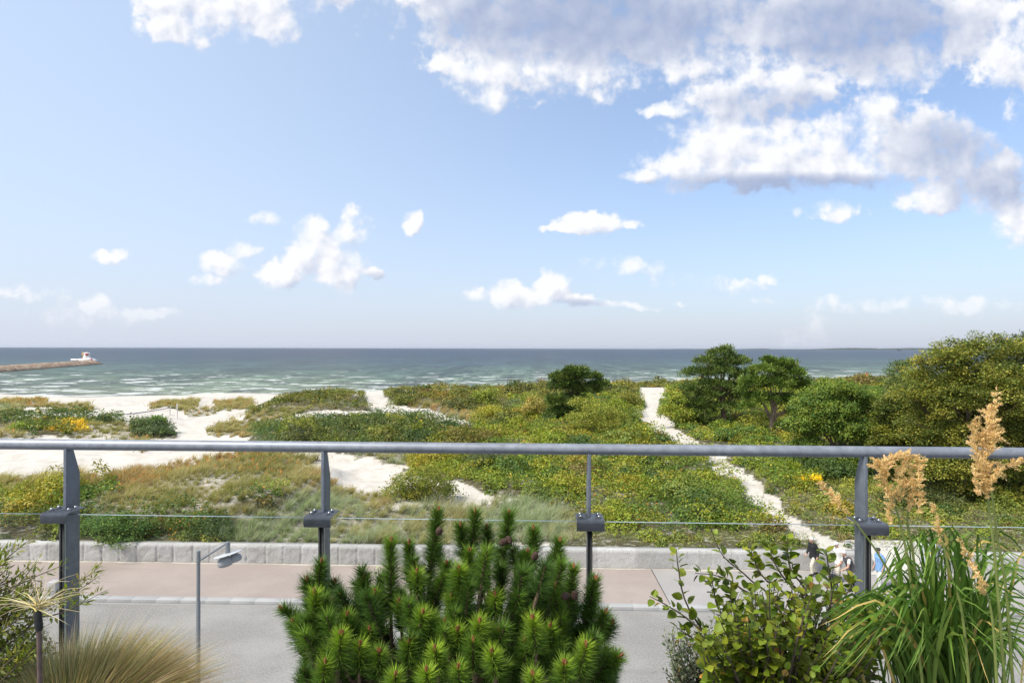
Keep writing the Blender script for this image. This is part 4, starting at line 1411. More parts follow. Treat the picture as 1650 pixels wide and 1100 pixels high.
def plant(name, label, cat, pads, d, foot_px, pal, wts, leaf, count, style='leaf', trunk=.14, group=None, mat=None, flecks=None, bark=None, clump=.45, r_seed=1, depth=1.0, limbs=True, foot_z=None, fork=None, aspect=.6, extra_limbs=()):
    r = np.random.default_rng(r_seed)
    if style == 'needle':
        pads = [(p[0] + r.normal(0, 2.5), p[1], p[2] * 1.04, p[3] * .70) for p in pads]
    E = ellipsoids(pads, d, depth, r)
    f = at(foot_px[0], foot_px[1], d)
    fz = float(terrain_z(f[0], f[1])) if foot_z is None else foot_z
    root = empty(name, (f[0], f[1], fz))
    tag(root, label, cat, group)
    O = np.array([f[0], f[1], fz])
    # wood
    m = MB()
    fork_p = at(fork[0], fork[1], d) - O if fork else np.array([0, 0, max(.3, (np.mean([e[0][2] for e in E]) - fz) * .55)])
    pts, rr = limb_chain(np.array([0, 0, -.3]), fork_p, trunk * 1.25, trunk * .8, 0, .10, 7, r)
    m.tube(pts, rr, 10)
    if limbs:
        for c, s in E:
            e = c - O
            j = int(r.integers(3, 7))
            q, qr = limb_chain(pts[j], e, rr[j] * .62, trunk * .12, .06, .14, 6, r)
            m.tube(q, qr, 6)
            for _ in range(3):
                e2 = e + r.normal(0, .55, 3) * s
                q2, q2r = limb_chain(q[3], e2, qr[3] * .6, trunk * .05, .03, .12, 5, r)
                m.tube(q2, q2r, 5)
    for a, b, w in extra_limbs:
        q, qr = limb_chain(at(*a, d) - O, at(*b, d) - O, trunk * w, trunk * w * .45, 0, .12, 6, r)
        m.tube(q, qr, 6)
    m.build('trunk' if trunk > .09 else 'branch', bark or M_BARK, root, smooth=True)
    # foliage: clumps on the outside of each pad, leaves on each clump
    vol = np.array([(s[0] * s[1] * s[2]) ** (2 / 3) for c, s in E]); vol /= vol.sum()
    S = Soup()
    for (c, s), share in zip(E, vol):
        n = int(count * share)
        k = max(6, int((s[0] * s[1] * s[2]) ** (2 / 3) / clump ** 2 * 7))
        dirs = rand_dirs(k, r); dirs[:, 2] = np.where(dirs[:, 2] < -.35, -dirs[:, 2] * .6, dirs[:, 2])
        cc = c + norm(dirs) * s * (r.uniform(.50, 1.04, (k, 1)) + (r.random((k, 1)) < .22) * r.uniform(.05, .38, (k, 1)))
        hue = r.random(k)
        cr = clump * r.uniform(.6, 1.35, k)
        w = r.integers(0, k, n)
        o3 = rand_dirs(n, r) * (r.random((n, 1)) ** .45)
        flat = {'spray': .42, 'needle': .50}.get(style, .62)
        P = cc[w] + o3 * cr[w, None] * np.array([1, 1, flat]) + r.normal(0, .10, (n, 3)) - O
        out = norm(o3 + .5 * norm(P + O - c))
        base = np.asarray(pal)[np.clip(((hue[w] + r.normal(0, .16, n)).clip(0, .999) * len(pal)).astype(int), 0, len(pal) - 1)]
        col = jitter(base, n, .20, .06, r)
        if flecks:
            fl = r.random(n) < flecks[1]
            col = np.where(fl[:, None], jitter(flecks[0], n, .2, .08, r), col)
        L = leaf * r.uniform(.65, 1.35, n)
        if style == 'needle':
            D = norm(out + np.array([0, 0, .55]) + r.normal(0, .25, (n, 3)))
            S.add(*leaves(P, D, norm(np.array([0, 0, .8]) + rand_dirs(n, r)), L, L * .34, col, .0))
        elif style == 'spray':
            D = norm(out * np.array([1, 1, .25]) + r.normal(0, .35, (n, 3)) + np.array([0, 0, -.10]))
            nm = norm(np.array([0, 0, 1.0]) + r.normal(0, .38, (n, 3)))
            S.add(*leaves(P, D, nm, L, L * aspect, col, .15))
        else:
            D = norm(np.cross(out, rand_dirs(n, r)) + out * .5 + np.array([0, 0, -.2]))
            nm = norm(out + np.array([0, 0, .7]) + r.normal(0, .5, (n, 3)))
            S.add(*leaves(P, D, nm, L, L * aspect, col, .2))
    S.build('crown' if cat == 'tree' else 'foliage', mat or (M_NEEDLE if style == 'needle' else M_LEAF), root)
    return root


PINE_PAL = [(.044, .076, .018), (.066, .100, .021), (.092, .126, .026), (.115, .148, .032)]
PINEB_PAL = [(.052, .092, .016), (.078, .126, .020), (.108, .155, .024), (.125, .168, .028)]
HORN_PAL = [(.058, .078, .018), (.086, .102, .020), (.116, .128, .024), (.148, .150, .027), (.190, .176, .032)]
GREEN_PAL = [(.050, .086, .014), (.070, .110, .016), (.092, .132, .018), (.114, .148, .022)]


def build_trees():
    plant('pine_tree', 'tall dark pine with a straight brown trunk beside the sandy path', 'tree',
          [(1163, 572, 20, 13), (1138, 583, 18, 12), (1188, 583, 19, 13), (1124, 602, 20, 14), (1160, 600, 28, 16), (1196, 606, 16, 14), (1112, 628, 17, 14), (1142, 636, 24, 15), (1182, 626, 20, 14), (1108, 655, 14, 13), (1128, 664, 20, 12), (1150, 655, 18, 9), (1192, 640, 12, 10), (1118, 676, 20, 9), (1165, 584, 22, 9), (1204, 622, 12, 8), (1098, 640, 9, 7), (1212, 600, 9, 7), (1172, 562, 10, 6), (1152, 620, 26, 11), (1130, 648, 18, 10), (1178, 654, 16, 9)],
          67, (1168, 695), PINE_PAL, None, .26, 32000, 'needle', .25, bark=speckled('pine_bark', (.17, .115, .085), .9, 12, .4, .7, .03), clump=.36, r_seed=31, fork=(1163, 612), extra_limbs=(((1167, 672), (1132, 670), .25), ((1168, 665), (1190, 650), .25)))
    plant('pine_tree', 'brighter green leaning pine with a forked pale trunk and dead lower limbs', 'tree',
          [(1253, 588, 20, 12), (1228, 597, 20, 12), (1277, 602, 18, 12), (1212, 616, 20, 14), (1250, 618, 30, 16), (1288, 622, 15, 15), (1214, 640, 16, 12), (1240, 644, 20, 12), (1272, 645, 20, 13), (1298, 648, 12, 14), (1205, 655, 10, 10), (1198, 628, 9, 6), (1304, 632, 9, 7), (1285, 664, 16, 8), (1240, 580, 9, 6), (1268, 586, 10, 6)],
          61, (1236, 708), PINEB_PAL, None, .26, 28000, 'needle', .17, bark=speckled('pale_pine_bark', (.26, .19, .14), .9, 12, .4, .7, .03), clump=.36, r_seed=32, fork=(1251, 650), extra_limbs=(((1248, 680), (1228, 648), .5), ((1249, 676), (1252, 640), .6), ((1240, 704), (1282, 718), .4), ((1236, 706), (1222, 716), .4), ((1243, 700), (1268, 676), .3), ((1246, 716), (1262, 702), .25)))
    plant('pine_tree', 'broad dark pine standing alone among the thicket in the middle of the dunes', 'tree',
          [(927, 598, 18, 9), (906, 608, 16, 10), (945, 607, 20, 9), (966, 619, 13, 6), (915, 622, 24, 12), (942, 628, 22, 10), (896, 645, 15, 12), (920, 645, 22, 13), (903, 664, 20, 13), (930, 664, 16, 11), (890, 672, 12, 8)],
          71, (915, 690), PINE_PAL, None, .30, 30000, 'needle', .22, clump=.36, r_seed=33, fork=(920, 640))
    plant('leafy_tree', 'bright green bushy tree between the leaning pine and the great hedge of trees', 'tree',
          [(1345, 626, 20, 14), (1318, 640, 18, 15), (1372, 638, 22, 16), (1298, 658, 20, 18), (1342, 660, 34, 24), (1392, 660, 24, 20), (1286, 688, 20, 18), (1328, 696, 34, 22), (1380, 696, 28, 22), (1300, 722, 22, 18), (1345, 735, 34, 20), (1392, 728, 24, 18), (1310, 675, 26, 20), (1360, 690, 30, 20), (1410, 690, 18, 24), (1330, 752, 34, 16), (1370, 750, 30, 18), (1400, 655, 18, 18)],
          44, (1345, 775), GREEN_PAL, None, .13, 95000, 'leaf', .16, clump=.50, r_seed=34, flecks=((.20, .19, .02), .03))
    plant('hornbeam_tree', 'huge olive-green tree in layered sprays filling the right edge above the pavement', 'tree',
          [(1545, 572, 40, 24), (1598, 566, 46, 24), (1650, 588, 46, 34), (1510, 606, 40, 28), (1570, 618, 56, 40), (1640, 650, 56, 46), (1520, 660, 50, 40), (1585, 690, 60, 44), (1660, 720, 56, 50), (1530, 722, 52, 38), (1600, 756, 58, 40), (1540, 780, 40, 26), (1665, 790, 58, 40), (1720, 650, 70, 70), (1740, 750, 70, 60), (1600, 800, 40, 22), (1550, 640, 44, 34), (1610, 615, 44, 30), (1500, 700, 44, 34), (1560, 740, 50, 36), (1625, 700, 50, 40), (1500, 760, 40, 30), (1630, 820, 60, 26), (1520, 580, 34, 20), (1560, 690, 50, 40), (1470, 640, 24, 24)],
          37, (1573, 830), HORN_PAL, None, .125, 200000, 'spray', .34, clump=.50, r_seed=35, fork=(1580, 740), aspect=.66, flecks=((.22, .19, .03), .05))
    plant('hornbeam_tree', 'olive tree with layered sprays just left of the huge tree at the right edge', 'tree',
          [(1478, 620, 30, 24), (1452, 655, 30, 26), (1500, 645, 30, 30), (1440, 695, 28, 26), (1480, 700, 40, 34), (1445, 735, 28, 24), (1488, 755, 40, 30), (1452, 775, 26, 18), (1430, 660, 20, 22), (1465, 665, 30, 26), (1425, 712, 20, 24), (1460, 755, 34, 24)],
          42, (1470, 800), HORN_PAL[:4], None, .13, 80000, 'spray', .20, clump=.48, r_seed=36, fork=(1472, 740), aspect=.66)
    plant('young_tree', 'small open-crowned tree peeping above the olive trees against the sea', 'tree',
          [(1458, 588, 13, 9), (1446, 600, 15, 10), (1440, 622, 16, 12), (1462, 612, 14, 10), (1430, 645, 14, 14), (1454, 640, 18, 14)],
          58, (1447, 690), [(.045, .075, .02), (.06, .085, .022), (.075, .09, .024)], None, .16, 6500, 'leaf', .09, clump=.5, r_seed=37, fork=(1450, 625))
    plant('dark_tree', 'dark loose treetop in the corner beyond the huge olive tree', 'tree',
          [(1648, 545, 12, 8), (1660, 560, 18, 14), (1652, 572, 14, 10), (1700, 560, 40, 24)],
          52, (1668, 700), [(.03, .045, .02), (.05, .06, .022)], None, .17, 5200, 'leaf', .14, clump=.42, r_seed=38)
    plant('small_tree', 'pale yellow-green airy tree just in front of the lone dark pine', 'tree',
          [(943, 652, 22, 12), (965, 664, 30, 14), (938, 674, 24, 12), (972, 684, 30, 13), (948, 694, 28, 12), (995, 676, 20, 12)],
          60, (955, 716), [(.120, .140, .020), (.155, .165, .024), (.185, .175, .028)], None, .16, 11000, 'leaf', .07, clump=.42, r_seed=39, bark=M_PALEBARK, aspect=.45)


SHRUBS = [  # label, pads, distance, foot, palette, leaf, count, flecks, look
    ('rounded yellow-green bush on the sand in the middle, above the small pine', [(655, 778, 24, 14), (690, 768, 28, 16), (640, 800, 26, 18), (676, 796, 34, 22), (712, 794, 26, 20), (650, 822, 34, 14), (700, 822, 36, 14)], 36.5, (676, 836), [(.085, .110, .016), (.125, .135, .018), (.165, .150, .022)], .115, 15000, None, 'leaf'),
    ('golden yellow bush at the middle of the left island of scrub', [(92, 690, 12, 6), (115, 684, 18, 8), (128, 692, 14, 7), (108, 697, 18, 6)], 68, (110, 705), [(.40, .27, .02), (.52, .36, .03), (.30, .26, .03)], .20, 2600, None, 'leaf'),
    ('light green bush at the left end of the island of scrub', [(30, 690, 14, 6), (48, 685, 16, 7), (60, 692, 14, 7)], 68, (45, 702), [(.11, .16, .02), (.15, .18, .025)], .20, 2400, None, 'leaf'),
    ('dark green bush at the right end of the island of scrub', [(232, 682, 18, 7), (255, 686, 16, 8), (245, 694, 24, 8), (268, 696, 12, 6)], 68, (248, 705), [(.045, .068, .028), (.06, .088, .03), (.08, .10, .04)], .19, 4200, None, 'leaf'),
    ('small fresh green bush on top of the dark end of the left island', [(256, 677, 11, 6), (246, 681, 9, 5)], 69, (255, 690), [(.075, .135, .02), (.10, .16, .022)], .19, 1300, None, 'leaf'),
    ('feathery green creeper hanging over the top of the stone wall', [(180, 842, 30, 10), (150, 852, 24, 10), (215, 848, 32, 12), (205, 866, 38, 12), (232, 872, 20, 10), (212, 886, 14, 12, -.55), (232, 882, 12, 9, -.5)], 30.4, (205, 880), [(.045, .090, .018), (.065, .115, .020), (.090, .135, .024)], .10, 12500, None, 'spray'),
    ('rose bush dotted with orange hips right of the creeper on the wall', [(292, 842, 22, 10), (320, 838, 20, 11), (335, 850, 18, 12), (300, 858, 30, 12), (325, 866, 26, 10)], 30.8, (310, 876), [(.060, .095, .018), (.085, .120, .020), (.110, .140, .022)], .10, 9000, ((.62, .22, .03), .055), 'leaf'),
    ('mustard yellow bush on the hill at the left edge', [(30, 812, 26, 9), (62, 802, 24, 10), (88, 800, 16, 9), (55, 816, 30, 9)], 34, (58, 832), [(.20, .18, .02), (.27, .22, .025), (.14, .14, .02)], .11, 7000, None, 'leaf'),
    ('ochre bush beside the leftmost railing post on the hill', [(98, 806, 16, 12), (84, 818, 18, 10), (112, 816, 12, 10)], 34, (98, 834), [(.22, .15, .04), (.28, .19, .05), (.16, .13, .03)], .11, 4200, None, 'leaf'),
    ('green bush right of the leftmost railing post on the hill', [(150, 785, 14, 8), (166, 778, 12, 9), (178, 790, 12, 8), (155, 796, 18, 8)], 38, (164, 806), [(.085, .115, .02), (.11, .135, .022)], .12, 4000, None, 'leaf'),
    ('yellow-green sprigs on the tawny hill left of the second railing post', [(402, 798, 16, 9), (420, 806, 18, 9), (398, 815, 18, 8), (440, 800, 12, 8)], 36, (412, 826), [(.12, .135, .018), (.16, .15, .02)], .11, 3000, None, 'leaf'),
    ('small upright yellow-green bush just left of the second railing post', [(462, 790, 10, 10), (470, 778, 8, 8), (455, 806, 12, 9)], 36.5, (462, 820), [(.14, .155, .018), (.18, .17, .02)], .11, 2400, None, 'leaf'),
    ('dark olive bush in the thicket below the handrail left of the third post', [(760, 744, 22, 9), (785, 740, 26, 11), (810, 748, 18, 9), (780, 756, 34, 9)], 46, (785, 768), [(.050, .068, .024), (.066, .080, .028), (.082, .092, .032)], .14, 7000, None, 'leaf'),
    ('lime yellow bush in the thicket left of the lone dark pine', [(770, 672, 16, 8), (790, 664, 18, 9), (805, 674, 14, 8)], 72, (788, 690), [(.19, .19, .02), (.24, .21, .024)], .20, 3000, None, 'leaf'),
    ('tall light green bush on the crest left of the lone dark pine', [(775, 640, 14, 11), (792, 634, 16, 10), (785, 650, 20, 12)], 84, (785, 670), [(.11, .14, .02), (.15, .165, .022)], .22, 3000, None, 'leaf'),
    ('straw-coloured straggly bush touching the lone dark pine on its left', [(862, 648, 14, 9), (852, 660, 14, 10), (872, 662, 14, 10)], 74, (862, 686), [(.20, .17, .04), (.26, .20, .06)], .20, 2200, None, 'leaf'),
    ('olive bush right of the lone dark pine beside the sandy path', [(1010, 640, 16, 9), (1022, 650, 14, 10), (1000, 655, 18, 10)], 82, (1012, 676), [(.13, .13, .022), (.17, .15, .025), (.10, .11, .02)], .21, 3200, None, 'leaf'),
    ('glossy green hedge-like bush rounding the bend of the sandy path', [(1090, 645, 16, 12), (1080, 665, 18, 14), (1098, 670, 18, 14), (1105, 688, 18, 12)], 66, (1094, 700), [(.10, .135, .016), (.14, .16, .018), (.17, .17, .02)], .17, 9000, None, 'leaf'),
    ('dark green bush at the foot of the tall straight pine', [(1180, 700, 20, 9), (1205, 695, 18, 10), (1160, 704, 16, 8)], 58, (1182, 715), [(.05, .088, .02), (.07, .11, .022)], .15, 5200, None, 'leaf'),
    ('deep green bush under the layered olive trees below the handrail', [(1330, 752, 24, 16), (1360, 765, 26, 16), (1310, 765, 18, 10)], 42, (1338, 785), [(.040, .070, .018), (.055, .085, .02)], .13, 7000, None, 'leaf'),
    ('shady bush in front of the huge olive tree near its trunk', [(1480, 800, 28, 16), (1515, 812, 30, 16), (1440, 806, 24, 12)], 36, (1480, 832), [(.045, .062, .02), (.06, .075, .024), (.085, .085, .03)], .12, 8000, None, 'spray'),
    ('green bush on the skyline dune at the top of the left sand valley', [(415, 672, 12, 7), (430, 666, 10, 7), (400, 678, 10, 6)], 80, (415, 688), [(.05, .10, .02), (.075, .125, .022)], .20, 2400, None, 'leaf'),
    ('russet bush on the first sandy crest left of centre', [(545, 645, 26, 9), (575, 650, 22, 10), (520, 648, 20, 9)], 92, (548, 668), [(.105, .105, .026), (.135, .11, .03), (.09, .10, .024)], .22, 4200, None, 'leaf'),
    ('rounded olive bush standing between two sand gaps on the crest', [(640, 652, 18, 9), (655, 646, 18, 9), (642, 660, 20, 7)], 86, (645, 672), [(.085, .10, .024), (.11, .115, .026)], .22, 3400, None, 'leaf'),
    ('dark mounded bush on the dune left of the second railing post, above the handrail', [(520, 690, 26, 9), (560, 684, 28, 10), (600, 682, 30, 11), (580, 698, 36, 9)], 62, (565, 712), [(.052, .075, .022), (.070, .092, .024), (.10, .11, .026)], .17, 9000, None, 'leaf'),
    ('amber bush in the thicket just under the handrail right of the second post', [(690, 742, 18, 9), (710, 735, 16, 8), (722, 748, 18, 9)], 48, (706, 762), [(.22, .165, .022), (.27, .19, .03), (.15, .14, .02)], .14, 3600, None, 'leaf'),
]


def build_shrubs():
    for k, (lab, pads, d, foot, pal, leaf, cnt, fl, look) in enumerate(SHRUBS):
        plant('creeper' if 'creeper' in lab else 'shrub', lab, 'creeper' if 'creeper' in lab else 'shrub', pads, d, foot, pal, None, leaf, cnt, look, .05, flecks=fl, clump=.30 if d < 45 else .42, r_seed=60 + k, aspect=.55)
    # golden rod
    r = np.random.default_rng(90)
    d = 40.5
    f = at(1302, 797, d); z = float(terrain_z(f[0], f[1]))
    t = empty('goldenrod', (f[0], f[1], z))
    tag(t, 'clump of tall golden rod in yellow flower below the leafy tree', 'flowers')
    n = 120
    P = np.stack([r.uniform(-.75, .75, n), r.uniform(-.5, .5, n), np.zeros(n)], -1)
    Hh = (at(0, 764, d)[2] - z) * r.uniform(.72, 1.0, n)
    S = Soup(); D = norm(np.stack([r.normal(0, .08, n), r.normal(0, .08, n), np.ones(n)], -1))
    S.add(*blades(P, D, Hh, .05, r.normal(0, .04, (n, 3)), jitter((.08, .11, .02), n), jitter((.12, .15, .02), n), 2))
    k = 14
    Q = np.repeat(P, k, 0) + np.repeat(D * Hh[:, None], k, 0) * r.uniform(.15, .85, (n * k, 1))
    S.add(*leaves(Q, rand_dirs(n * k, r), rand_dirs(n * k, r), .14, .04, jitter((.10, .135, .02), n * k)))
    S.build('stems', M_LEAF, t)
    S = Soup(); k = 26
    Q = np.repeat(P + D * Hh[:, None], k, 0) + r.normal(0, .07, (n * k, 3)) * np.array([1, 1, .9])
    S.add(*leaves(Q, rand_dirs(n * k, r), rand_dirs(n * k, r), .07, .05, jitter((.68, .50, .02), n * k, .15, .06)))
    S.build('flower_heads', M_LEAF, t)


build_trees()
build_shrubs()

# ------------------------------------------------------------------ plants on the terrace
def world_path(pts, d0, d1=None, foot=np.zeros(3)):
    n = len(pts)
    ds = np.linspace(d0, d0 if d1 is None else d1, n)
    return np.array([at(p[0], p[1], q) for p, q in zip(pts, ds)]) - foot


def smooth_path(P, n):
    """a rounded curve through the points"""
    P = np.asarray(P, float)
    if len(P) == 2:
        t = np.linspace(0, 1, n)[:, None]
        return P[0] * (1 - t) + P[1] * t
    Q = np.vstack([2 * P[0] - P[1], P, 2 * P[-1] - P[-2]])
    out = []
    for s in np.linspace(0, len(P) - 1 - 1e-9, n):
        i = int(s); t = s - i
        a, b, c, e = Q[i:i + 4]
        out.append(.5 * ((2 * b) + (c - a) * t + (2 * a - 5 * b + 4 * c - e) * t * t + (3 * b - a - 3 * c + e) * t ** 3))
    return np.array(out)


def build_dwarf_pine():
    r = np.random.default_rng(41)
    foot = at(735, 561, 2.03); foot[2] = PLANT_Z
    t = empty('dwarf_pine', foot)
    tag(t, 'bushy dwarf pine with upright bright green shoots and cones in front of the railing', 'shrub')
    K = 2.75
    # crop-space tips and feet of the shoots that can be told apart: tip, foot, distance, brightness
    A = [((212, 295), (200, 440), 1.98, .35), ((150, 368), (170, 470), 2.0, .25), ((185, 428), (190, 650), 1.86, .75), ((270, 382), (262, 500), 2.02, .3), ((45, 495), (150, 590), 1.95, .35),
         ((405, 362), (385, 560), 2.0, .5), ((522, 200), (522, 520), 1.96, .55), ((602, 212), (610, 400), 2.08, .4), ((640, 335), (640, 430), 1.93, .85), ((730, 66), (690, 400), 2.04, .3),
         ((896, 70), (880, 250), 2.10, .4), ((830, 130), (850, 280), 2.12, .3), ((945, 140), (955, 290), 2.14, .35), ((1046, 78), (1010, 300), 2.06, .4), ((870, 245), (862, 400), 1.96, .55),
         ((932, 258), (925, 420), 1.99, .5), ((828, 325), (835, 470), 1.86, .9), ((1155, 148), (1150, 330), 2.05, .4), ((1130, 250), (1100, 470), 2.0, .35), ((1268, 200), (1220, 430), 2.03, .4),
         ((1332, 318), (1290, 560), 1.96, .45), ((1428, 370), (1380, 560), 1.99, .35), ((1468, 515), (1420, 660), 1.95, .35), ((1250, 400), (1262, 600), 1.9, .5), ((985, 440), (985, 530), 1.84, .9),
         ((1150, 545), (1165, 690), 1.76, 1.0), ((912, 555), (905, 680), 1.78, .95), ((818, 592), (822, 690), 1.80, .9), ((660, 520), (640, 640), 1.82, .8), ((690, 525), (700, 650), 1.84, .7),
         ((720, 675), (730, 790), 1.72, 1.0), ((302, 612), (285, 760), 1.76, 1.0), ((385, 655), (380, 780), 1.78, .85), ((328, 528), (340, 640), 1.88, .6), ((425, 590), (430, 690), 1.86, .45),
         ((972, 690), (985, 800), 1.72, 1.0), ((1385, 660), (1350, 820), 1.76, .9), ((1535, 710), (1450, 780), 1.86, .55), ((1062, 530), (1060, 640), 1.92, .25), ((1120, 640), (1110, 760), 1.80, .6),
         ((540, 790), (535, 900), 1.70, .85), ((680, 775), (690, 900), 1.68, 1.0), ((1150, 790), (1160, 900), 1.68, .9), ((820, 760), (830, 880), 1.70, .7), ((230, 740), (220, 900), 1.74, .7), ((1290, 740), (1280, 880), 1.70, .8),
         ((450, 430), (470, 560), 1.95, .5), ((560, 470), (570, 600), 1.93, .5), ((770, 300), (780, 420), 2.0, .35), ((790, 450), (800, 580), 1.88, .65), ((1420, 640), (1400, 760), 1.84, .55),
         ((1500, 560), (1455, 640), 1.98, .3), ((90, 560), (150, 680), 1.9, .4), ((1000, 600), (1000, 720), 1.82, .7), ((600, 650), (600, 760), 1.8, .6), ((470, 690), (470, 800), 1.78, .6), ((1230, 580), (1240, 700), 1.84, .7), ((885, 640), (890, 780), 1.76, .55), ((760, 560), (765, 680), 1.84, .5)]
    shoots = [(np.array(a, float) / K + (440, 800), np.array(b, float) / K + (440, 800), d, br, True) for a, b, d, br in A]
    # the crowd of duller shoots behind and below
    def roof(x):
        return np.interp(x, [455, 480, 520, 560, 620, 690, 760, 830, 900, 950, 985, 1010], [1010, 960, 925, 905, 880, 858, 850, 852, 872, 925, 985, 1065])
    for _ in range(300):
        x = r.uniform(470, 995)
        y = roof(x) + 18 + r.random() ** .8 * (1150 - roof(x))
        lean = (x - 735) / 290
        L = r.uniform(34, 70)
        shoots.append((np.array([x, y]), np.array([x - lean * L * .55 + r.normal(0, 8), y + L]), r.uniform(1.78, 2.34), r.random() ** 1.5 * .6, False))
    wood = MB()
    cones = []
    for n_, (tip, ft, d, br, named) in enumerate(shoots):
        a = at(ft[0], ft[1], d + .03) - foot; b = at(tip[0], tip[1], d) - foot
        ax = b - a; L = np.linalg.norm(ax); u = ax / L
        S = Soup()
        m = int(L * (6200 if named else 4200))
        q = r.random(m) ** .85
        ph = r.random(m) * 2 * math.pi
        e1 = norm(np.cross(u, [0.3, .9, .1])); e2 = np.cross(u, e1)
        rad = np.cos(ph)[:, None] * e1 + np.sin(ph)[:, None] * e2
        ang = np.radians(66 - 30 * q ** 2.6 + r.normal(0, 9, m))
        D = u * np.cos(ang)[:, None] + rad * np.sin(ang)[:, None] + np.array([0, 0, .10])
        P = a + ax * q[:, None] + rad * .003
        ln = (.036 + .014 * (1 - q)) * r.uniform(.75, 1.18, m)
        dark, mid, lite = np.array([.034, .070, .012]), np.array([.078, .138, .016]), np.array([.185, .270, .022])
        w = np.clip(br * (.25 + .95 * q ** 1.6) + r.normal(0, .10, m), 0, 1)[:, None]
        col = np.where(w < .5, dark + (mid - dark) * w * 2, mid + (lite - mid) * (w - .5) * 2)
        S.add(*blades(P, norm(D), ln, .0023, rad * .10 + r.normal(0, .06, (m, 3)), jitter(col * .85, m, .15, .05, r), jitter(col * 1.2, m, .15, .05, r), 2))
        if named or n_ < 100:
            sh = S.build('shoot', M_NEEDLE, t)
            if named:
                bud = MB()
                for k in range(3):
                    o = rad[k] * .0045 if k else np.zeros(3)
                    bud.tube([b + o - u * .004, b + o + u * .010, b + o + u * .019], [.0028, .0033, .0010], 6)
                bud.build('bud', speckled('bud', (.26, .105, .04), .7, 200, .3, .1, .001) if n_ == 0 else bpy.data.materials['bud'], sh, smooth=True)
        else:
            fill.add(np.vstack(S.V), *S.Q, *S.T, np.vstack(S.C)) if n_ > 100 else None
            if n_ == 100:
                fill = Soup(); fill.add(np.vstack(S.V), *S.Q, *S.T, np.vstack(S.C))
        # its stem runs down to the crown of the root
        root_p = np.array([r.normal(0, .05), r.normal(0, .05), .10])
        path = smooth_path([b - u * .004, a, a - u * min(.16, L) * 1.1 + (root_p - a) * .10, root_p + (a - root_p) * .35 + r.normal(0, .02, 3), root_p], 12)
        wood.tube(path, np.linspace(.0032, .011, 12), 6)
    fo = fill.build('shoots', M_NEEDLE, t)
    fo['kind'] = 'stuff'
    wood.build('branches', speckled('pine_twig', (.14, .095, .06), .85, 90, .45, .6, .004), t, smooth=True)
    Mc = speckled('cone_scale', (.070, .040, .026), .7, 120, .45, .3, .002)
    for cx, cy, d in ((736, 152, 2.0), (1020, 200, 2.0), (1045, 192, 2.01), (1160, 262, 1.98), (1295, 440, 1.88), (1335, 436, 1.9), (268, 452, 1.98), (1062, 545, 1.9)):
        p = at(cx / K + 440, cy / K + 800, d - .02) - foot
        m = MB()
        for i in range(7):
            z = -.014 + i * .0047; rr = .0155 * math.sqrt(max(.05, 1 - ((i - 2.6) / 4.4) ** 2))
            for k in range(9):
                th = (k + .5 * (i % 2)) * 2 * math.pi / 9
                m.box((rr * .72 * math.cos(th), rr * .72 * math.sin(th), z), (.009, .0085, .0036), (0, -.35, th))
        m.tube([(0, 0, -.018), (0, 0, 0), (0, 0, .018)], [.007, .011, .004], 10)
        o = m.build('cone', Mc, t); o.location = p; o.scale = (.68,) * 3; o.rotation_euler = (r.normal(0, .5), r.normal(0, .5), 0)


build_dwarf_pine()


def build_fescue():
    r = np.random.default_rng(42)
    foot = at(115, 561, 1.62); foot[2] = PLANT_Z
    t = empty('fescue_grass', foot)
    tag(t, 'rounded clump of fine blue-green fescue with straw-coloured tips, bottom corner by the dark stake', 'grass clump')
    c = at(122, 1195, 1.62) - foot
    for part, n, sp in (('blades', 11000, 1.0), ('seed_stalks', 450, .85)):
        th = r.uniform(0, 2 * math.pi, n); k = r.random(n) ** .6
        P = c + np.stack([np.cos(th) * k * .085, np.sin(th) * k * .075, r.normal(0, .01, n)], -1)
        P[:, 2] = np.maximum(P[:, 2], 0.0)
        out = np.stack([np.cos(th) * k, np.sin(th) * k, np.zeros(n)], -1)
        D = norm(out * 1.0 + r.normal(0, .16, (n, 3)) + np.array([.16, 0, 1.0]))
        L = r.uniform(.235, .345, n) * (1.0 if part == 'blades' else 1.16) * (1 - .10 * k)
        bend = np.array([.09, .0, -.08]) + out * np.array([.22, .22, 0]) + np.array([0, 0, -.20]) * k[:, None] + r.normal(0, .05, (n, 3))
        side = np.clip((P[:, 0] - c[0]) / .10 * .5 + .5 + r.normal(0, .22, n), 0, 1)[:, None]
        green = np.array([.085, .130, .095]) * (1 - side) + np.array([.085, .102, .030]) * side
        tipc = np.array([.23, .225, .15]) * (1 - side) + np.array([.30, .205, .090]) * side
        if part == 'seed_stalks': green = np.array([.36, .28, .15]); tipc = np.array([.50, .36, .21])
        S = Soup()
        S.add(*blades(P, D, L, .0033 if part == 'blades' else .0024, bend, jitter(green * .8, n, .38, .12, r), jitter(tipc, n, .34, .10, r), 4))
        S.build(part, M_STRAW, t)


build_fescue()


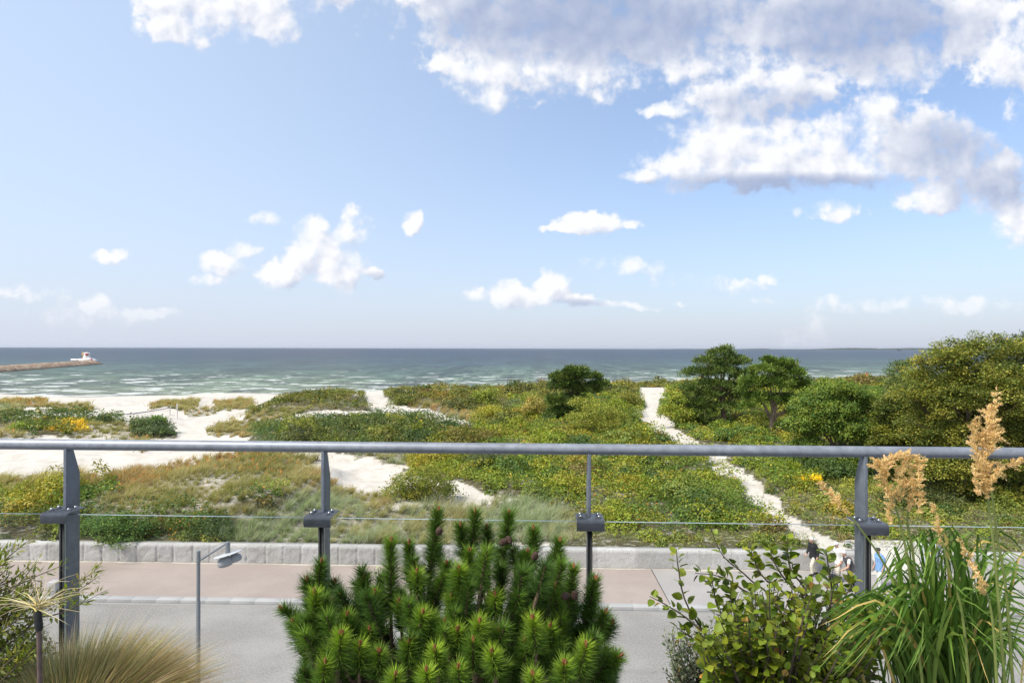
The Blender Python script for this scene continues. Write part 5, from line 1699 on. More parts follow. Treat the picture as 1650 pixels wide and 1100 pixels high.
def leafy_shrub(t, foot, tips, root_px, d_root, leaf, aspect, pal, r, per=18, rad=.0028, start=.45, oval=True, twig=None, mat=None, droop=.1, spread=.9, name='foliage', fleck=None):
    wood = MB(); S = Soup()
    for tip in tips:
        (path, d) = tip[:2]
        rp = at(root_px[0] + r.normal(0, 14), root_px[1], d_root) - foot
        pts = [rp] + [at(p[0], p[1], d + (d_root - d) * (1 - (i + 1) / len(path)) * .6) - foot for i, p in enumerate(path)]
        n = 16
        P = smooth_path(pts, n)
        wood.tube(P, np.linspace(rad * 2.0, rad * .45, n), 6)
        k = int(per * (tip[2] if len(tip) > 2 else 1))
        s = start + (1 - start) * (np.arange(k) + r.random(k) * .5) / k
        pos = np.stack([np.interp(s * (n - 1), np.arange(n), P[:, i]) for i in range(3)], -1)
        tan = norm(np.stack([np.interp(np.minimum(s * (n - 1) + .6, n - 1), np.arange(n), P[:, i]) for i in range(3)], -1) - np.stack([np.interp(s * (n - 1) - .6, np.arange(n), P[:, i]) for i in range(3)], -1))
        ph = np.arange(k) * 2.4 + r.normal(0, .4, k)
        e1 = norm(np.cross(tan, [.2, .1, 1.0])); e2 = np.cross(tan, e1)
        rd = np.cos(ph)[:, None] * e1 + np.sin(ph)[:, None] * e2
        D = norm(tan * .55 + rd * spread + np.array([0, 0, .12]) + r.normal(0, .15, (k, 3)))
        nm = norm(np.array([0, 0, 1.0]) + rd * .35 + r.normal(0, .32, (k, 3)))
        L = leaf * (1.12 - .5 * s) * r.uniform(.7, 1.25, k)
        hue = np.clip((r.random(k) * .7 + .3 * r.random()) * len(pal), 0, len(pal) - 1).astype(int)
        col = jitter(np.asarray(pal)[hue], k, .20, .06, r)
        if fleck:
            fl = r.random(k) < fleck[1]; col = np.where(fl[:, None], jitter(fleck[0], k, .2, .1, r), col)
        f = oval_leaves if oval else leaves
        S.add(*f(pos + D * .006, D, nm, L, L * aspect, col, .16))
    wood.build('branches', twig or M_TWIG, t, smooth=True)
    S.build(name, mat or M_NEAR, t, smooth=oval)


def build_broadleaf():
    r = np.random.default_rng(43)
    foot = at(1245, 561, 1.95); foot[2] = PLANT_Z
    t = empty('broadleaf_shrub', foot)
    tag(t, 'loose yellow-green broad-leaved shrub with bare twigs between the small pine and the tall grass', 'shrub')
    tips = [([(1150, 1045), (1106, 972), (1093, 915), (1090, 884)], 1.90, .8), ([(1165, 1055), (1112, 1000), (1075, 975), (1047, 960)], 1.88, .8),
            ([(1262, 1000), (1205, 930), (1165, 895), (1143, 846)], 1.98, .9), ([(1250, 1005), (1190, 945), (1155, 927), (1120, 923)], 1.92, 1.0),
            ([(1300, 990), (1262, 930), (1245, 900), (1240, 878)], 2.0, 1.5), ([(1300, 985), (1275, 920), (1270, 895), (1268, 866)], 1.97, 1.4), ([(1290, 1000), (1230, 930), (1215, 900), (1210, 884)], 2.0, 1.4),
            ([(1325, 1010), (1340, 960), (1335, 915), (1331, 884)], 1.84, 1.1), ([(1320, 1010), (1362, 960), (1375, 930)], 1.95, 1.0), ([(1200, 1040), (1160, 985), (1150, 950), (1148, 935)], 1.88, 1.1), ([(1210, 1040), (1185, 985), (1180, 960), (1178, 945)], 1.9, 1.0),
            ([(1180, 1060), (1120, 1030), (1090, 1010)], 1.86, .9)]
    for _ in range(185):
        x = r.uniform(1120, 1428)
        top = np.interp(x, [1120, 1160, 1220, 1280, 1340, 1400, 1430], [1010, 965, 935, 925, 935, 960, 975])
        y = top + r.random() ** 1.15 * (1140 - top)
        d = r.uniform(1.66, 2.10)
        mx, my = 1250 + (x - 1250) * .7 + r.normal(0, 10), y + (1190 - y) * .42
        tips.append(([(mx, my), (x, y)], d, .8))
    leafy_shrub(t, foot, tips, (1252, 1215), 1.95, .041, .76, [(.050, .078, .008), (.075, .108, .008), (.100, .135, .010), (.135, .165, .012), (.165, .170, .018)], r, per=21, rad=.0024, start=.40, fleck=((.36, .20, .05), .018))


build_broadleaf()


def build_reed():
    r = np.random.default_rng(44)
    foot = at(1530, 561, 1.80); foot[2] = PLANT_Z
    t = empty('feather_reed_grass', foot)
    tag(t, 'tall clump of arching green grass with feathery tan plumes in the right corner', 'grass clump')
    S = Soup()
    fans = []
    for _ in range(430):
        k = r.random()
        bx = r.normal(1530, 42)
        if k < .50:      # arching over to the left
            tx = r.uniform(1300, 1500); lo = np.interp(tx, [1300, 1380, 1420, 1500], [1000, 975, 905, 890]); ty = r.uniform(lo, 1095); apex = (bx * .45 + tx * .55 + 10, max(min(ty - r.uniform(12, 60), 1010), lo - 22))
        elif k < .66:
            tx, ty = r.uniform(1440, 1560), r.uniform(880, 1010); apex = ((bx + tx) / 2, (1180 + ty) / 2 - 20)
        else:            # up and over to the right
            tx, ty = r.uniform(1540, 1720), r.uniform(900, 1130); apex = (bx * .5 + tx * .5 - 12, min(ty - r.uniform(0, 40), 1030))
        fans.append((bx, tx, ty, apex, r.uniform(1.55, 2.02)))
    V, Q, T, C = [], [], [], []
    n = 9
    for bx, tx, ty, ap, d in fans:
        b = at(bx, 1225, 1.80) - foot; b[2] = max(b[2], .0)
        P = smooth_path([b, at(ap[0], ap[1], (d + 1.8) / 2) - foot, at(tx, ty, d) - foot], n)
        tan = norm(np.gradient(P, axis=0))
        side = norm(np.cross(tan, norm(np.array([r.normal(0, .5), -1, r.normal(.4, .5)]))))
        w = r.uniform(.0024, .0056) * np.clip(np.minimum(.55 + np.linspace(0, 1, n) * 1.4, (1 - np.linspace(0, 1, n)) * 2.2), .03, 1)[:, None]
        base = np.array([(.034, .078, .008), (.055, .110, .012), (.085, .150, .018), (.125, .185, .036)])[r.integers(0, 4)]
        if r.random() < .05: base = np.array([.42, .31, .10])
        col = np.linspace(.75, 1.25, n)[:, None] * base
        ridge = np.cross(tan, side) * w * .35
        V.append(np.stack([P - side * w, P + ridge, P + side * w], 1).reshape(-1, 3)); C.append(np.repeat(col, 3, 0))
    i = np.arange(n - 1)
    q = np.concatenate([np.stack([3 * i, 3 * i + 1, 3 * i + 4, 3 * i + 3], -1), np.stack([3 * i + 1, 3 * i + 2, 3 * i + 5, 3 * i + 4], -1)])
    for k in range(len(V)): Q.append(q + k * 3 * n)
    S.add(np.vstack(V), np.vstack(Q), np.vstack(C))
    S.build('blades', M_NEAR, t, smooth=True)
    # flowering stems and their plumes
    stems = [([(1500, 1225), (1468, 940), (1452, 850), (1438, 800)], 1.72), ([(1512, 1225), (1475, 920), (1462, 840), (1468, 815)], 1.74), ([(1628, 1225), (1606, 930), (1596, 840), (1588, 770)], 1.60), ([(1640, 1225), (1622, 960), (1606, 860), (1598, 790)], 1.64),
             ([(1520, 1225), (1470, 1000), (1420, 900), (1372, 832)], 1.78), ([(1570, 1225), (1552, 1000), (1530, 920), (1519, 872)], 1.66), ([(1612, 1225), (1604, 1060), (1598, 990), (1590, 955)], 1.58)]
    g = leaf_mat_stem
    for p, d in stems:
        m = MB(); path = smooth_path([at(a, b, d) - foot for a, b in p], 18)
        path[:, 2] = np.maximum(path[:, 2], 0)
        m.tube(path, np.linspace(.0042, .0022, 18), 7)
        m.build('stem', g, t, smooth=True)
    plumes = [(1.70, [([(1440, 820), (1430, 780), (1424, 752), (1438, 737)], 13), ([(1428, 750), (1440, 736), (1462, 733), (1484, 737)], 8), ([(1450, 812), (1455, 780), (1466, 758), (1490, 738)], 12), ([(1466, 826), (1470, 800), (1478, 775), (1484, 752)], 11), ([(1436, 800), (1424, 770), (1416, 752), (1414, 744)], 10), ([(1448, 796), (1452, 765), (1456, 748), (1462, 740)], 12), ([(1476, 828), (1480, 812), (1484, 800), (1480, 790)], 7), ([(1438, 846), (1434, 825), (1431, 805), (1430, 790)], 6)]),
              (1.58, [([(1590, 805), (1588, 760), (1594, 700), (1608, 630)], 12), ([(1582, 770), (1576, 735), (1572, 700), (1573, 672)], 11), ([(1592, 770), (1584, 730), (1588, 690), (1598, 655)], 15), ([(1588, 790), (1602, 768), (1622, 752), (1646, 741)], 9), ([(1594, 730), (1604, 712), (1608, 700), (1612, 690)], 8), ([(1580, 800), (1574, 780), (1572, 765), (1570, 752)], 7)]),
              (1.78, [([(1370, 832), (1352, 808), (1336, 790), (1322, 776)], 7)]), (1.66, [([(1519, 880), (1514, 855), (1507, 830), (1502, 812)], 6)]), (1.58, [([(1590, 962), (1578, 935), (1562, 900), (1546, 868)], 6)])]
    for d, strands in plumes:
        S = Soup()
        for p, rad in strands:
            path = smooth_path([at(a, b, d + r.normal(0, .012)) - foot for a, b in p], 24)
            Lp = np.linalg.norm(np.diff(path, axis=0), axis=1).sum()
            nb = max(14, int(Lp / .0034))
            sb = np.sort(r.random(nb)) ** .95
            for q in sb:
                p0 = np.array([np.interp(q * 23, np.arange(24), path[:, i]) for i in range(3)])
                tn = norm(np.array([np.interp(min(q * 23 + 1.5, 23), np.arange(24), path[:, i]) for i in range(3)]) - np.array([np.interp(max(q * 23 - .5, 0), np.arange(24), path[:, i]) for i in range(3)]))
                dd = norm(tn * r.uniform(.75, 1.3) + rand_dirs(1, r)[0] * .75)
                ln = rad / FPX * d * r.uniform(.9, 2.0) * (np.sin(np.clip(q * .85 + .13, 0, 1) * math.pi) ** .7 + .12)
                m = max(8, int(ln * 1500))
                u = r.random(m) ** .8
                pos = p0 + dd * (u * ln)[:, None] + np.array([0, 0, -.22]) * (u ** 2 * ln)[:, None] + rand_dirs(m, r) * (.0034 * (1 - u * .6))[:, None]
                S.add(*leaves(pos, norm(dd + r.normal(0, .45, (m, 3))), rand_dirs(m, r), r.uniform(.0045, .0090, m), .0019, jitter(pick([(.42, .300, .150), (.50, .375, .210), (.33, .215, .095)], [3, 3, 1.2], m, r), m, .16, .05, r), .3))
        S.build('plume', M_STRAW, t)
    m = 40                                                                  # thin stray awns
    return t


leaf_mat_stem = speckled('reed_stem', (.16, .20, .05), .55, 30, .25, .1, .001)
build_reed()


def build_small_leaf_shrubs():
    r = np.random.default_rng(45)
    foot = at(1130, 561, 2.30); foot[2] = PLANT_Z
    t = empty('grey_shrub', foot)
    tag(t, 'fine grey-green shrub with tiny leaves, low behind the broad-leaved shrub', 'shrub')
    tips = []
    for _ in range(150):
        x = r.uniform(1068, 1330)
        top = np.interp(x, [1068, 1090, 1130, 1180, 1240, 1330], [1010, 1015, 1000, 950, 935, 950])
        y = top + r.random() ** 1.2 * (1150 - top)
        tips.append(([(1130 + (x - 1130) * .6 + r.normal(0, 12), y + (1190 - y) * .4), (x, y)], r.uniform(2.16, 2.38), 1.0))
    leafy_shrub(t, foot, tips, (1140, 1190), 2.30, .025, .52, [(.095, .118, .062), (.125, .145, .085), (.165, .175, .115), (.08, .11, .04)], r, per=40, rad=.0013, start=.25, spread=1.2, oval=False, fleck=((.35, .22, .07), .012))

    foot = at(575, 561, 2.36); foot[2] = PLANT_Z
    t = empty('pale_shrub', foot)
    tag(t, 'wispy small-leaved pale green shrub half hidden behind the left side of the dwarf pine', 'shrub')
    tips = []
    for _ in range(46):
        x = r.uniform(535, 640)
        top = np.interp(x, [535, 570, 600, 640], [975, 930, 898, 905])
        y = top + r.random() * 110
        tips.append(([(590 + (x - 590) * .6, y + (1190 - y) * .4), (x, y)], r.uniform(2.3, 2.42), 1.0))
    leafy_shrub(t, foot, tips, (600, 1180), 2.36, .024, .60, [(.16, .20, .08), (.24, .26, .14), (.30, .31, .20)], r, per=26, rad=.0013, start=.35, oval=False)

    # narrow-leaved bush leaning in from the left
    foot = at(-60, 561, 1.55); foot[2] = PLANT_Z
    t = empty('narrow_leaf_shrub', foot)
    tag(t, 'yellow-green shrub with narrow leaves on arching twigs, leaning in at the left edge', 'shrub')
    T = [([(-40, 1000), (20, 950), (62, 903)], 1.52, 1.2), ([(-40, 990), (45, 935), (104, 909)], 1.5, 1.2), ([(-50, 960), (10, 900), (58, 862)], 1.56, 1.2), ([(-30, 1010), (80, 965), (130, 935), (162, 912)], 1.55, 1.5), ([(-20, 1015), (90, 972), (130, 948), (160, 927)], 1.56, 1.5), ([(-20, 1020), (90, 990), (130, 972), (166, 953)], 1.54, 1.4),
         ([(-60, 930), (0, 895), (30, 876)], 1.58, 1.0), ([(-40, 1020), (50, 995), (108, 965)], 1.5, 1.2)]
    for _ in range(85):
        x, y = r.uniform(-90, 70), r.uniform(885, 1060)
        T.append(([(x - 70, y + 62), (x - 25, y + 22), (x, y)], r.uniform(1.45, 1.62), 1.0))
    leafy_shrub(t, foot, T, (-110, 1200), 1.56, .029, .25, [(.105, .130, .018), (.140, .165, .022), (.175, .190, .030), (.085, .105, .020), (.17, .14, .05)], r, per=46, rad=.0014, start=.25, oval=False, spread=.55)

    foot = at(20, 561, 1.75); foot[2] = PLANT_Z
    t = empty('dark_shrub', foot)
    tag(t, 'dark small-leaved shrub low in the left corner behind the stake', 'shrub')
    T = []
    for _ in range(110):
        x = r.uniform(-90, 98); y = np.interp(x, [-90, 60, 98], [1010, 1000, 1040]) + r.random() * 130
        T.append(([(x - 20, y + 70), (x, y)], r.uniform(1.66, 1.85), 1.0))
    leafy_shrub(t, foot, T, (10, 1230), 1.75, .022, .55, [(.042, .055, .030), (.060, .074, .036), (.085, .095, .050)], r, per=36, rad=.0016, start=.25, oval=False)


build_small_leaf_shrubs()


def build_stake():
    r = np.random.default_rng(46)
    foot = at(66, 561, 1.36); foot[2] = PLANT_Z
    t = empty('garden_stake', foot)
    tag(t, 'thin brown garden stake with a black cap among the leaves in the left corner', 'stake')
    a, b, c = at(67, 1300, 1.36) - foot, at(63, 1015, 1.36) - foot, at(60.5, 983, 1.36) - foot
    a[2] = max(a[2], 0)
    m = MB(); m.tube([a, b], .0050, 10); m.build('shaft', speckled('stake_wood', (.115, .080, .068), .7, 40, .25, .2, .002), t, smooth=True)
    m = MB(); m.tube(smooth_path([b, b * .5 + c * .5, c], 6), [.0064, .0080, .0080, .0076, .0070, .0055], 12); m.build('cap', M_RUBBER, t, smooth=True)
    foot2 = foot
    t2 = empty('straw_tuft', at(61, 983, 1.36))
    tag(t2, 'bunch of bleached dry grass stems splayed over the black cap of the stake', 'dry grass')
    o = at(61, 983, 1.36)
    k = at(60, 978, 1.36) - o
    S = MB()
    ends = [(-60, 1000), (-40, 985), (0, 992), (-30, 972), (20, 985), (46, 922), (54, 932), (70, 940), (124, 924), (112, 936), (132, 952), (128, 985), (104, 968), (96, 975), (140, 946), (70, 1016), (78, 1000), (38, 950), (116, 960), (88, 945), (12, 978), (-20, 995)]
    for x, y in ends:
        e = at(x, y, 1.36 + r.normal(0, .05)) - o
        mid = (k + e) / 2 + np.array([0, 0, .012 + r.normal(0, .008)])
        S.tube(smooth_path([k + r.normal(0, .003, 3), mid, e], 9), np.linspace(.0010, .0004, 9), 5)
    S.build('stalks', speckled('straw_stalk', (.42, .35, .20), .7, 90, .2, .1, .001), t2, smooth=True)
    B = Soup(); n = 26
    ang = r.uniform(-.5, 3.6, n)
    D = norm(np.stack([np.cos(ang), r.normal(0, .4, n), np.sin(ang) * .7], -1))
    B.add(*blades(np.tile(k, (n, 1)) + r.normal(0, .004, (n, 3)), D, r.uniform(.04, .10, n), .0030, r.normal(0, .2, (n, 3)), jitter((.46, .38, .20), n, .2, .05, r), jitter((.60, .52, .34), n, .2, .05, r), 3))
    B.build('leaf_strips', M_STRAW, t2)


build_stake()

# ------------------------------------------------------------------ people
def remeshed(name, mb, voxel, mat, parent, rounds=4):
    me = bpy.data.meshes.new('raw')
    V = np.vstack(mb.V)
    F = [tuple(f) for q in mb.Q for f in q] + [tuple(f) for q in mb.T for f in q]
    me.from_pydata([tuple(v) for v in V], [], F)
    o = bpy.data.objects.new('raw', me)
    scene.collection.objects.link(o)
    a = o.modifiers.new('r', 'REMESH'); a.mode = 'VOXEL'; a.voxel_size = voxel; a.use_smooth_shade = True
    b = o.modifiers.new('s', 'SMOOTH'); b.factor = .5; b.iterations = rounds
    dg = bpy.context.evaluated_depsgraph_get()
    new = bpy.data.meshes.new_from_object(o.evaluated_get(dg))
    bpy.data.objects.remove(o); bpy.data.meshes.remove(me)
    new.name = name
    return link_mesh(name, new, mat, parent)


def ball(mb, c, s, n=14):
    a = np.linspace(0, math.pi, n)
    mb.lathe(np.stack([np.maximum(np.sin(a), .001), -np.cos(a)], -1), n + 4, c, None, s)


SKIN = speckled('skin', (.52, .30, .21), .55, 30, .08, .05, .002)


def cloth(name, c, amount=.15):
    return speckled(name, c, .85, 25, amount, .3, .006)


def person(label, loc, heading, J, parts, hair, hat=None, glasses=None):
    """J: joints (x ahead, y to the person's left, z up); parts: garments as (name, material, pieces)"""
    t = empty('person', loc, heading)
    tag(t, label, 'person')
    j = {k: np.array(v, float) for k, v in J.items()}
    up = j['neck'] - j['pelvis']
    side = np.array([0, 1.0, 0])

    def torso(mb, g=0.0, low=0.0, high=1.0):
        for s in (-1, 1):
            q = [j['pelvis'] + side * s * .062 + up * low, j['pelvis'] + side * s * .055 + up * .38, j['pelvis'] + side * s * .075 + up * .74, j['neck'] * .72 + j['pelvis'] * .28 + side * s * .07 + up * .14 * high]
            mb.tube(smooth_path(q, 9), np.interp(np.linspace(0, 1, 9), [0, .35, .75, 1], [.118, .112, .118, .075]) + g, 14)
            mb.tube([j['neck'] - up * .10 * high, j['sh' + 'LR'[s < 0]]], [.070 + g, .058 + g], 12)

    def leg(mb, k, g=0.0, frac=1.0, wide=1.0):
        h, kn, an = j['hip' + k], j['kn' + k], j['an' + k]
        mb.tube(smooth_path([h + (0, 0, .03), h * .5 + kn * .5, kn], 7), np.linspace(.086, .056, 7) * wide + g, 14)
        e = kn + (an - kn) * frac
        mb.tube(smooth_path([kn, kn * .62 + e * .38 + (-.012, 0, 0), e], 7), np.array([.056, .058, .060, .056, .050, .043, .040]) * (wide if g else 1) + g * np.array([1, 1, 1, 1, 1.1, 1.3, 1.4]), 14)

    def arm(mb, k, g=0.0, f1=1.0, f2=1.0):
        s, e, w = j['sh' + k], j['el' + k], j['wr' + k]
        mb.tube([s, s + (e - s) * f1], [.054 + g, .054 + g + (.042 - .054) * f1], 12)
        if f1 >= 1: mb.tube([e, e + (w - e) * f2], [.043 + g, .043 + g - .013 * f2], 12)

    def hand(mb, k):
        w, e = j['wr' + k], j['el' + k]
        d = norm(w - e); grip = j.get('grip' + k)
        fw = norm(d + np.array([.15, 0, -.2])) if grip is None else norm(np.asarray(grip, float) - w)
        sd = norm(np.cross(fw, [0, 0, 1.0])) if abs(fw[2]) < .9 else np.array([1.0, 0, 0])
        pn = np.cross(sd, fw)
        mb.tube([w, w + fw * .05, w + fw * .09], [.026, .030, .028], 10)
        for s in (-1, 1): mb.tube([w + fw * .03 + sd * s * .012, w + fw * .088 + sd * s * .024], [.018, .016], 8)
        curl = -1 if pn[2] > 0 else 1
        for i, L in enumerate((.066, .076, .070, .055)):
            b = w + fw * .088 + sd * (-.030 + .020 * i)
            mb.tube(smooth_path([b, b + fw * L * .5 + pn * curl * .010, b + fw * L * .75 + pn * curl * .034, b + fw * L * .6 + pn * curl * .054], 7), np.linspace(.0098, .0078, 7), 7)
        inner = -1 if k == 'L' else 1
        b = w + fw * .03 + sd * inner * .022
        mb.tube(smooth_path([b, b + fw * .03 + sd * inner * .020 + pn * curl * .012, b + fw * .058 + sd * inner * .016 + pn * curl * .028], 6), np.linspace(.0125, .0090, 6), 7)

    body = MB()
    torso(body)
    for k in 'LR':
        leg(body, k); arm(body, k); hand(body, k)
        a = j['an' + k]; body.tube([a + (-.05, 0, -.045), a + (.02, 0, -.045), a + (.14, 0, -.062)], [.038, .042, .030], 10)
    hc = j['head']; fwd = norm(np.asarray(J.get('face', (1, 0, 0)), float))
    lat = norm(np.cross([0, 0, 1.0], fwd)); hup = np.cross(fwd, lat)
    body.tube([j['neck'] - up * .06, j['neck'] + (hc - j['neck']) * .6], [.060, .054], 12)
    for off, s in ((fwd * -.012 + hup * .025, (.092, .078, .095)), (fwd * .022 - hup * .045, (.068, .058, .068)), (fwd * .048 - hup * .082, (.034, .034, .026))):
        ball(body, hc + off, s)
    body.tube([hc + fwd * .086 + hup * .012, hc + fwd * .108 - hup * .026], [.010, .015], 8)                    # nose
    body.tube([hc + fwd * .080 - hup * .055 + lat * .02, hc + fwd * .084 - hup * .055, hc + fwd * .080 - hup * .055 - lat * .02], .0085, 8)   # lips
    for s in (-1, 1):
        ball(body, hc + lat * s * .080 - fwd * .01 - hup * .01, (.020, .011, .032), 8)                           # ears
        body.tube([hc + fwd * .078 + hup * .032 + lat * s * .018, hc + fwd * .070 + hup * .032 + lat * s * .050], .010, 7)   # brow
    remeshed('body', body, .0085, SKIN, t, 3)
    eyes = MB()
    for s in (-1, 1): ball(eyes, hc + fwd * .079 + hup * .012 + lat * s * .032, (.010, .010, .009), 8)
    eyes.build('eyes', M_RUBBER, t, smooth=True)
    if hair is not None:
        h = MB()
        ball(h, hc - fwd * .028 + hup * .042, (.100, .088, .090))
        ball(h, hc - fwd * .055 - hup * .015, (.060, .080, .070))
        for s in (-1, 1): h.tube([hc + lat * s * .072 + hup * .05 + fwd * .015, hc + lat * s * .076 - hup * .005 - fwd * .015], [.020, .016], 8)
        remeshed('hair', h, .009, hair, t, 2)
    if hat is not None:
        h = MB()
        ball(h, hc - fwd * .010 + hup * .058, (.104, .092, .075))
        h.tube([hc + fwd * .07 + hup * .055, hc + fwd * .155 + hup * .040], [.055, .030], 12)
        o = remeshed('cap', h, .008, hat, t, 2)
    if glasses is not None:
        g = MB()
        for s in (-1, 1):
            g.box(hc + fwd * .095 + hup * .014 + lat * s * .034, (.012, .046, .030))
            g.tube([hc + fwd * .09 + hup * .016 + lat * s * .060, hc - fwd * .01 + hup * .016 + lat * s * .080], .004, 6)
        g.build('sunglasses', glasses, t)
    for nm, mat, what in parts:
        mb = MB()
        for w, *a in what:
            if w == 'torso': torso(mb, *a)
            elif w == 'leg': [leg(mb, k, *a) for k in 'LR']
            elif w == 'arm': [arm(mb, k, *a) for k in 'LR']
            elif w == 'seat': mb.tube([j['hipL'] + (0, 0, .02), j['hipR'] + (0, 0, .02)], .112 + a[0], 14); mb.tube([j['pelvis'] + side * .05 + up * .02, j['pelvis'] - side * .05 + up * .02], .118 + a[0], 14)
            elif w == 'skirt': mb.tube([j['pelvis'] + up * .25, j['pelvis'] - up * .08, (j['hipL'] + j['hipR']) / 2 - (0, 0, .13)], [.145, .165, .172], 18); [mb.tube([j['pelvis'] + side * s * .06 + up * .2, j['hip' + 'LR'[s < 0]] - (0, 0, .13)], [.125, .135], 14) for s in (-1, 1)]
            elif w == 'shoes':
                for k in 'LR':
                    q = j['an' + k]; mb.tube([q + (-.075, 0, -.045), q + (-.02, 0, -.040), q + (.07, 0, -.052), q + (.165, 0, -.062)], [.040, .050, .046, .030], 12)
            elif w == 'collar': mb.tube([j['neck'] - up * .05, j['neck'] + (hc - j['neck']) * .22], [.085, .066], 12)
        remeshed(nm, mb, .010, mat, t, 2)
    return t


def base_joints(lean=0.0, dx=0.0):
    return dict(pelvis=(0, 0, .95), neck=(.02 + lean, 0, 1.47 - lean * .35), head=(.06 + lean * 1.3, 0, 1.625 - lean * .45), shL=(.01 + lean * .92, .185, 1.415 - lean * .33), shR=(.01 + lean * .92, -.185, 1.415 - lean * .33),
                hipL=(0, .095, .90), hipR=(0, -.095, .90))


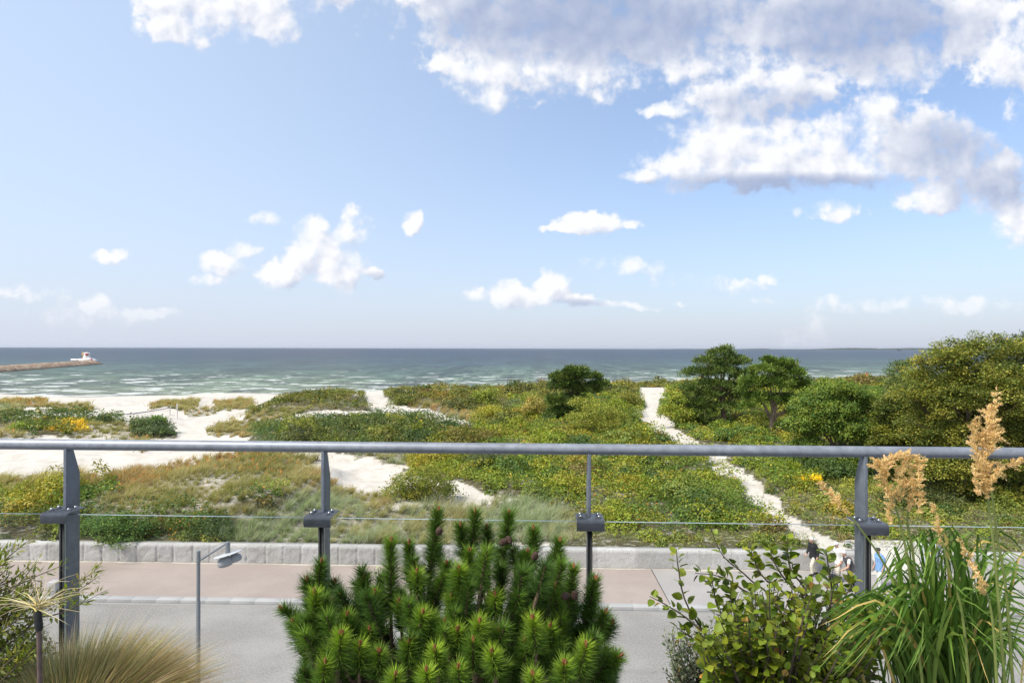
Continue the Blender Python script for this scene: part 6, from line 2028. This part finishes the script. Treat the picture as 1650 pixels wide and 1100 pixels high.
def build_people():
    P = .12
    white_hair = cloth('white_hair', (.68, .66, .63), .12)
    black, cream, offw = cloth('black_cloth', (.016, .016, .018)), cloth('cream_cloth', (.58, .54, .45)), cloth('white_cloth', (.66, .66, .63))
    grey, blue, shoe = cloth('grey_vest', (.085, .076, .080)), cloth('blue_cloth', (.20, .36, .62)), cloth('shoe', (.025, .022, .022))
    # walking left along the wall, looking down
    J = base_joints(.05)
    J.update(knL=(.20, .10, .50), anL=(.16, .10, .14), knR=(-.05, -.10, .48), anR=(-.22, -.10, .12), elL=(-.06, .23, 1.14), wrL=(.02, .25, .90), elR=(.04, -.24, 1.14), wrR=(.20, -.22, .93), face=(1, .15, -.35))
    a = ground_at(1311, 927, P); a[2] = P
    person('white-haired person in a long black jacket and cream trousers walking beside the wall', a, R(196), J,
           [('trousers', cream, [('leg', .016, .98, 1.05), ('seat', .004)]), ('jacket', black, [('torso', .020, -.02), ('skirt',), ('arm', .016, 1.0, .92), ('collar',)]), ('shoes', shoe, [('shoes',)])], white_hair)
    # white cap, half hidden behind the walker
    J = base_joints(.06)
    J.update(knL=(.14, .10, .48), anL=(.02, .10, .10), knR=(.04, -.10, .48), anR=(-.10, -.10, .10), elL=(-.04, .23, 1.12), wrL=(.10, .22, .90), elR=(.02, -.23, 1.12), wrR=(.18, -.20, .92), face=(1, .25, -.15))
    a = ground_at(1352, 936.5, P)
    person('person in a white cap and pale shirt walking behind the one with the wheeled walker', a, R(192), J,
           [('trousers', cream, [('leg', .016, .98, 1.05), ('seat', .004)]), ('shirt', offw, [('torso', .016, -.02), ('arm', .016, .75), ('collar',), ('skirt',)]), ('shoes', shoe, [('shoes',)])], None, hat=offw)
    # leaning on the wheeled walker
    J = base_joints(.20)
    J.update(knL=(.16, .10, .48), anL=(.06, .10, .10), knR=(-.02, -.10, .47), anR=(-.24, -.10, .11), elL=(.30, .25, 1.04), wrL=(.50, .21, .92), elR=(.28, -.25, 1.04), wrR=(.48, -.21, .92), gripL=(.60, .20, .90), gripR=(.58, -.20, .90), face=(1, .2, -.45))
    a = ground_at(1371, 949.5, P)
    hd = R(188)
    person('grey-haired person in a grey vest and black trousers pushing a wheeled walker', a, hd, J,
           [('trousers', black, [('leg', .014, .98, 1.03), ('seat', .004)]), ('t_shirt', offw, [('arm', .014, .62), ('collar',)]), ('vest', grey, [('torso', .020, -.04), ('skirt',)]), ('shoes', shoe, [('shoes',)])], white_hair)
    t = empty('wheeled_walker', a, hd)
    tag(t, 'black wheeled walking frame pushed by the person in the grey vest', 'walker')
    fr = speckled('walker_frame', (.022, .022, .026), .4, 40, .2, .05, .001, metal=.3)
    for s in (-1, 1):
        m = MB()
        m.tube(smooth_path([(.52, s * .22, .90), (.60, s * .22, .90), (.64, s * .23, .80), (.72, s * .24, .45), (.86, s * .26, .13)], 14), .013, 8)
        m.tube([(.68, s * .235, .62), (.50, s * .25, .13)], .012, 8)
        m.build('side_frame', fr, t, smooth=True)
        g = MB(); g.tube([(.47, s * .22, .90), (.585, s * .22, .90)], .018, 10); g.build('grip', M_RUBBER, t, smooth=True)
        for x in (.50, .88):
            w = MB(); w.lathe([(.060, -.016), (.098, -.018), (.104, -.010), (.104, .010), (.098, .018), (.060, .016)], 20, (x, s * .26, .104), (R(90), 0, 0))
            wo = w.build('wheel', M_RUBBER, t, smooth=True)
            h = MB(); h.lathe([(.0, -.010), (.060, -.010), (.060, .010), (0, .010)], 14, (x, s * .26, .104), (R(90), 0, 0)); h.build('hub', M_LAMPDISC, wo, smooth=True)
    m = MB(); m.box((.70, 0, .60), (.22, .44, .035)); m.build('seat', M_RUBBER, t)
    m = MB(); m.bevbox((.80, 0, .46), (.20, .38, .22), .03); m.build('bag', black, t)
    m = MB(); m.tube([(.66, -.235, .70), (.66, .235, .70)], .010, 8); m.tube([(.74, -.24, .42), (.74, .24, .42)], .010, 8); m.build('crossbar', fr, t, smooth=True)
    # blue shirt beyond the fourth post
    J = base_joints(.03)
    J.update(knL=(.12, .10, .48), anL=(.10, .10, .10), knR=(.0, -.10, .47), anR=(-.14, -.10, .10), elL=(-.05, .24, 1.13), wrL=(.06, .24, .90), elR=(-.02, -.24, 1.13), wrR=(.10, -.23, .90), face=(1, .1, -.1))
    a = ground_at(1418, 948, P)
    person('person in a light blue shirt, dark cap and sunglasses seen through the tall grass', a, R(190), J,
           [('trousers', offw, [('leg', .016, .98, 1.05), ('seat', .004)]), ('shirt', blue, [('torso', .020, -.02), ('arm', .018, .85), ('collar',), ('skirt',)]), ('shoes', shoe, [('shoes',)])], None, hat=cloth('dark_cap', (.05, .055, .045)), glasses=M_RUBBER)


build_people()

# ------------------------------------------------------------------ sea air
def build_haze():
    m = MB()
    m.box((0, 5000, 20), (64000, 74000, 110))
    mat = bpy.data.materials.new('sea_air')
    mat.use_nodes = True
    t = mat.node_tree
    t.nodes.clear()
    v = t.nodes.new('ShaderNodeVolumePrincipled')
    v.inputs['Color'].default_value = (.82, .88, .96, 1)
    v.inputs['Density'].default_value = 2.4e-5
    v.inputs['Anisotropy'].default_value = .2
    o = t.nodes.new('ShaderNodeOutputMaterial')
    t.links.new(v.outputs[0], o.inputs['Volume'])
    tag(m.build('haze', mat), kind='stuff')


build_haze()
